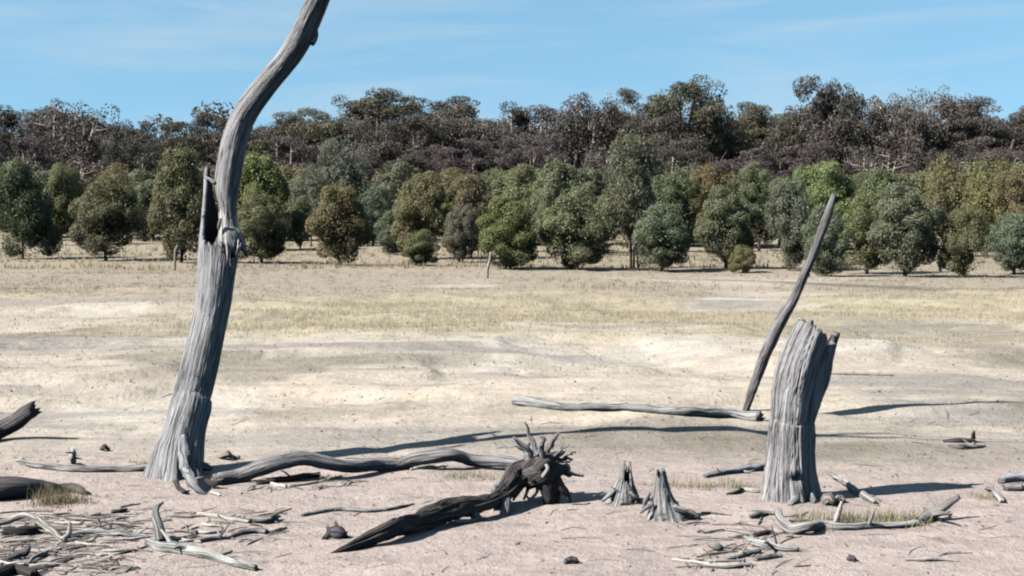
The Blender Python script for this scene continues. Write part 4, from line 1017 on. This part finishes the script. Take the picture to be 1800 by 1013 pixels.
def stone(label, px, py, r, col, seed):
    q = ground(px, py + r * .5); rs = np.random.default_rng(seed); rr = r * px_m(q[1])
    u, v = np.meshgrid(np.linspace(0, 2 * np.pi, 16, endpoint=False), np.linspace(0.02, np.pi - .02, 10))
    d = np.stack([np.cos(u) * np.sin(v), np.sin(u) * np.sin(v), np.cos(v)], -1)
    m = 1 + .5 * fbm(d[..., 0] * 1.3 + seed, d[..., 1] * 1.3, d[..., 2] * 1.3, oct=3, seed=seed)
    V = (d * m[..., None] * np.array([1.35, .9, .62]) * rr).reshape(-1, 3)
    i, j = np.meshgrid(np.arange(9), np.arange(16), indexing='ij'); a = i * 16 + j; b = i * 16 + (j + 1) % 16
    g = Geo(); g.add(V, [np.stack([a, a + 16, b + 16, b], -1).reshape(-1, 4)], wood=V, char=np.zeros(len(V)))
    o = link("stone", g.mesh("stone", M_WOOD, False), None, col, q + (0, 0, rr * .4)); o.rotation_euler = (0, 0, rs.random() * 6)
    return tag(o, label, "stone", "dark stones on the near soil")
stone("small dark stone alone on clear soil near the bottom of the picture's middle", 1005, 985, 11, (0.15, 0.13, 0.14), 3)
stone("small black stone on clear soil below the low curved branch", 1497, 981, 9, (0.10, 0.085, 0.09), 5)

# small pointed stumps
def small_stump(label, rows, rimf, na=56, roots=(), color=GREY, seed=3, inner_black=.5, thick=.3):
    bx, by = rows[0][0], rows[0][1]; q = ground(bx, by - 4); d = q[1]
    P = np.array([at(c, y, d) for c, y, r in rows]); R = np.array([r * px_m(d) for c, y, r in rows])
    e = thing("stump", label, "stump", q)
    g = Geo(); shell(g, P, R, rimf, lambda th, s, sd: flutes(th, s, sd, groove=.09, gfreq=14, base_amp=.18, n=5) + .3 * np.exp(-s * 5) * fbm(np.cos(th) * 2.5, np.sin(th) * 2.5, s * 3, oct=2, seed=sd), na=na, nr=60, thick=thick, inner_from=.5, seed=seed, inner_black=inner_black)
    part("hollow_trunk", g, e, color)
    for k, r in enumerate(roots): root([(x, y, d + dd, rr) for x, y, dd, rr in r], "root", e, color, na=10, seed=seed + k)
    return e
small_stump("small split stump shaped like a tent, in the upturned root's shadow", [(1095, 886, 32), (1096, 868, 26), (1098, 848, 17), (1101, 828, 10), (1103, 810, 6)],
            lambda th: np.clip(0.74 + 0.26 * lobe(th, 200, 45) + 0.14 * lobe(th, 10, 30) - .25 * lobe(th, 285, 30) + .16 * vnoise(th * 6, th * 0, 0, 3), 0, 1),
            roots=[[(1080, 862, -.05, 4), (1070, 872, -.06, 4), (1058, 881, -.06, 2)], [(1108, 866, -.08, 5), (1116, 874, -.09, 5), (1125, 880, -.08, 2)]], color=(0.33, 0.32, 0.32), seed=3)
small_stump("slim pointed stump with flared base, between the tent-shaped stump and thick stump", [(1170, 914, 40), (1168, 900, 33), (1165, 880, 22), (1163, 858, 15), (1162, 840, 11), (1161, 824, 8)],
            lambda th: np.clip(.95 + .05 * lobe(th, 0, 60) + .10 * vnoise(th * 7, th * 0, 0, 5) - .1 * lobe(th, 250, 40), 0, 1),
            roots=[[(1146, 886, -.06, 5), (1136, 894, -.08, 4), (1126, 902, -.08, 2)], [(1184, 894, -.06, 7), (1202, 900, -.06, 6), (1220, 908, -.05, 3)], [(1142, 868, -.0, 3), (1136, 878, -.03, 5), (1132, 892, -.03, 3)]], color=(0.33, 0.32, 0.32), seed=5, thick=.45)

# ------------------------------------------------------------------ upturned root with its log
rb = ground(966, 884); dr = rb[1]
up = thing("upturned_root", "dark fallen log ending in an upturned root plate with radiating spikes", "dead tree", rb)
tip = ground(586, 972)[1]
logp = [(955, 822, dr + .06, 28), (925, 834, dr + .02, 26), (902, 848, dr - .06, 23), (884, 866, dr - .18, 17), (864, 879, dr - .32, 13), (834, 889, dr - .45, 16), (790, 900, dr - .6, 19), (740, 914, dr - .78, 19), (690, 930, tip + .27, 18), (645, 948, tip + .14, 14), (612, 962, tip + .04, 8), (584, 973, tip, 2.5)]
root(logp, "log", up, (0.085, 0.074, 0.072), na=40, seed=21, groove=.3, rough=.34)  # black wood colour, deepened further to stand in for its shaded side
root([(700, 922, tip + .36, 3), (735, 915, tip + .5, 7), (765, 906, tip + .62, 6), (782, 900, tip + .7, 2)], "loose_bark", up, (0.12, 0.1, 0.1), na=10, seed=23)
root([(800, 918, dr - .66, 4), (830, 916, dr - .55, 5), (852, 912, dr - .45, 3)], "loose_bark", up, (0.3, 0.28, 0.28), na=10, seed=24)
for k, pts in enumerate([[(925, 838, dr, 22), (942, 818, dr + .02, 22), (952, 800, dr + .03, 14), (950, 788, dr + .03, 6)], [(930, 842, dr, 20), (955, 832, dr - .02, 22), (975, 826, dr - .02, 14), (992, 824, dr, 6)],
                         [(940, 836, dr - .02, 16), (960, 814, dr - .06, 15), (974, 804, dr - .06, 8), (980, 798, dr - .05, 4)], [(930, 830, dr + .05, 16), (932, 806, dr + .06, 12), (924, 792, dr + .05, 7)],
                         [(945, 830, dr + .04, 18), (970, 815, dr + .08, 12), (984, 812, dr + .1, 5)]]):
    root(pts, "root_arm", up, (0.11, 0.097, 0.094), na=18, seed=82 + k, groove=.22, rough=.3)
for k, (pts, col) in enumerate([
    ([(952, 830, dr, 20), (962, 850, dr - .02, 19), (966, 870, dr, 17), (966, 888, dr, 15)], DARK), ([(970, 835, dr, 15), (985, 855, dr - .02, 10), (998, 870, dr - .02, 6), (1003, 884, dr - .02, 3)], DARK),
    ([(884, 868, dr - .2, 14), (891, 888, dr - .3, 11), (886, 908, dr - .36, 10), (870, 921, dr - .4, 7), (850, 921, dr - .44, 7), (836, 908, dr - .5, 9), (828, 898, dr - .5, 10)], MIDG),
    ([(905, 848, dr - .04, 12), (885, 855, dr - .03, 11), (872, 870, dr - .1, 10), (868, 888, dr - .2, 8)], GREY),
    ([(925, 845, dr, 6), (914, 862, dr - .03, 3), (905, 874, dr - .03, 3), (902, 879, dr, 2)], PALE), ([(930, 848, dr, 6), (926, 864, dr - .02, 3), (921, 877, dr - .02, 2.5)], PALE), ([(945, 850, dr, 6), (943, 866, dr - .02, 3), (932, 877, dr - .02, 3), (926, 872, dr, 2)], PALE),
    ([(880, 885, dr - .22, 12), (872, 868, dr - .24, 7), (870, 852, dr - .24, 2)], GREY)]):
    root(pts, "root", up, col, na=12, seed=30 + k)
for k, (pts) in enumerate([
    [(935, 815, dr, 10), (925, 793, dr, 8), (917, 780, dr - .02, 6), (908, 768, dr - .03, 2.5)], [(945, 800, dr, 7), (938, 780, dr, 4.5), (932, 762, dr, 3), (924, 744, dr, 1.5)], [(950, 800, dr, 7), (949, 782, dr - .02, 4.5), (946, 766, dr - .02, 3)],
    [(960, 805, dr, 6), (970, 785, dr - .04, 4), (978, 770, dr - .05, 3.2), (982, 762, dr - .05, 2.2)], [(968, 808, dr, 6), (982, 800, dr, 4), (992, 792, dr, 2)], [(975, 820, dr, 9), (995, 822, dr, 6), (1012, 828, dr, 4), (1026, 832, dr, 2)],
    [(960, 800, dr + .05, 5), (962, 786, dr + .08, 3.5), (966, 776, dr + .1, 2)], [(978, 812, dr, 5), (990, 806, dr + .05, 3), (1003, 804, dr + .08, 2)], [(935, 805, dr + .05, 8), (930, 790, dr + .08, 5), (934, 778, dr + .1, 2)], [(985, 826, dr, 5), (996, 838, dr, 3), (1002, 836, dr, 3)],
    [(955, 806, dr - .08, 6), (957, 792, dr - .12, 4), (953, 783, dr - .14, 2)], [(972, 806, dr - .06, 5), (980, 796, dr - .1, 3), (986, 784, dr - .1, 1.5)]]):
    root(pts, "root_spike", up, (0.36, 0.34, 0.34) if k < 6 else MIDG, na=9, seed=50 + k, wig=2.2)
for k in range(7):
    r_ = np.random.default_rng(900 + k); a = r_.uniform(-0.5, 3.7); ln = r_.uniform(22, 48)
    x0, y0 = 957 + 12 * math.cos(a), 816 - 12 * math.sin(a)
    root([(x0, y0, dr - .04, 4), (x0 + ln * .5 * math.cos(a), y0 - ln * .5 * math.sin(a) + r_.normal() * 4, dr + r_.normal() * .06, 2.4), (x0 + ln * math.cos(a + .3 * r_.normal()), y0 - ln * math.sin(a) + r_.normal() * 5, dr + r_.normal() * .1, .9)], "root_spike", up, MIDG if k % 2 else (0.3, 0.28, 0.27), na=7, seed=120 + k, wig=2.5)
root([(955, 838, dr - .13, 5), (963, 826, dr - .16, 4), (960, 818, dr - .15, 3)], "splinter", up, PALE, na=8, seed=80)

# ------------------------------------------------------------------ far posts and sticks
def upright(label, pts, col, cat):
    q = ground(pts[0][0], pts[0][1]); d = q[1]
    g = Geo(); tube(g, np.array([at(x, y, d) for x, y, r in pts]) - q, [r * px_m(d) for x, y, r in pts], na=8, nr=12, rough=.15, seed=4)
    return tag(link("post", g.mesh("post", M_TWIG), None, col, q), label, cat)
upright("short bent post standing before the olive sapling beside the dead trunk", [(307, 476, 2), (308, 455, 2.4), (309, 440, 3), (313, 432, 2)], (0.3, 0.24, 0.2), "post")
upright("pale crooked stick standing before the very dark dense sapling", [(857, 489, 2.4), (857, 474, 2.6), (861, 458, 2.4), (863, 444, 2)], (0.34, 0.3, 0.27), "stick")
upright("thin grey stake at the plantation edge before the tallest sapling", [(1122, 474, 2), (1120, 450, 2), (1117, 428, 1.6)], (0.34, 0.3, 0.28), "stake")
upright("pale trunk stub showing low between the lobed and bell-shaped saplings", [(1653, 478, 3), (1652, 460, 3), (1650, 440, 2.4)], (0.34, 0.28, 0.23), "stub")
upright("thin dark stake standing in grass just beside the leaning pole's middle", [(1423, 488, 1.5), (1422, 478, 1.5), (1423, 470, 1.2)], (0.14, 0.12, 0.1), "stake")

# ------------------------------------------------------------------ uncountable litter
rs = np.random.default_rng(9)
def twigs(name, label, region, n, rmin, rmax, seed):
    r = np.random.default_rng(seed); g = Geo()
    for k in range(n):
        px = r.uniform(region[0], region[2]); py = r.uniform(region[1], region[3])
        q = ground(px, py); a = r.normal() * 0.5 + (0 if r.random() < .7 else 1.2); ln = r.uniform(.04, .22); rr = r.uniform(rmin, rmax)
        d = np.array([math.cos(a), math.sin(a), 0]) * ln / 2; P = [q - d, q + r.normal(size=3) * .012, q + d]
        for p in P: p[2] = float(height(p[0], p[1])) + rr * .8
        P[1][2] += abs(r.normal()) * .006
        tube(g, P, [rr, rr * .9, rr * .4], na=5, nr=5, rough=.15, seed=int(r.integers(90)), char=r.random() * .95)
    return tag(link(name, g.mesh(name, M_TWIG), None, (0.36, 0.33, 0.3)), label, "litter", kind="stuff")
twigs("twig_litter", "tangle of small twigs and bark around the crooked white branch", (0, 905, 240, 1010), 260, .0012, .006, 1)
twigs("twig_litter", "loose twigs strewn between forked branch and bone-white stick", (200, 895, 500, 955), 70, .0015, .005, 2)
twigs("twig_litter", "bark crumbs and twigs strewn before the thick stump", (1180, 905, 1420, 1000), 80, .0015, .006, 3)
twigs("twig_litter", "dark twigs caught under the long wavy limb", (420, 835, 640, 862), 40, .0015, .004, 4)
twigs("twig_litter", "sparse twigs scattered over the whole near ground", (0, 690, 1800, 1010), 150, .001, .003, 5)
g = Geo()
for k in range(2400):
    y = (rs.random() * (26 ** 2 - 6 ** 2) + 36) ** .5; x = rs.uniform(-1, 1) * y * .42
    r = rs.uniform(.003, .011) * rs.random() ** .6 * (1 if y < 12 else 1.4) + .002
    u = rs.normal(size=(6, 3)) * .25 + np.array([[1, 0, 0], [-1, 0, 0], [0, 1, 0], [0, -1, 0], [0, 0, .7], [0, 0, -.6]])
    V = u * r + np.array([x, y, float(height(x, y)) + r * .3])
    g.add(V, [np.array([[0, 2, 4], [2, 1, 4], [1, 3, 4], [3, 0, 4], [2, 0, 5], [1, 2, 5], [3, 1, 5], [0, 3, 5]])], wood=V, char=np.full(6, rs.random() * .7))
r_ = np.random.default_rng(33); n_ = 2600
yy = (r_.random(n_) * (15 ** 2 - 6 ** 2) + 36) ** .5; xx = r_.uniform(-1, 1, n_) * yy * .42
keep = r_.random(n_) < .25 + .75 * sstep(0, .4, fbm(xx * .9, yy * .9, oct=3, seed=19)); xx, yy = xx[keep], yy[keep]
Pn = np.stack([xx, yy, height(xx, yy) + .006], -1); nn = r_.normal(size=Pn.shape) * .25 + (0, 0, 1); nn /= np.linalg.norm(nn, axis=1)[:, None]
lf = Geo(); leaf_quads(lf, Pn, nn, np.full(len(xx), .035), np.full(len(xx), .012), r_.random(len(xx)), r_.random(len(xx)) * .8, r_)
tag(link("leaf_litter", lf.mesh("leaf_litter", M_GRASS, False), None, (0.16, 0.13, 0.10)), "dry fallen leaves and bark flakes strewn over the near soil", "leaf litter", kind="stuff")
tag(link("soil_crumbs", g.mesh("soil_crumbs", M_TWIG, False), None, (0.24, 0.19, 0.165)), "dark crumbs of soil and bark scattered over the bare flat", "crumbs", kind="stuff")
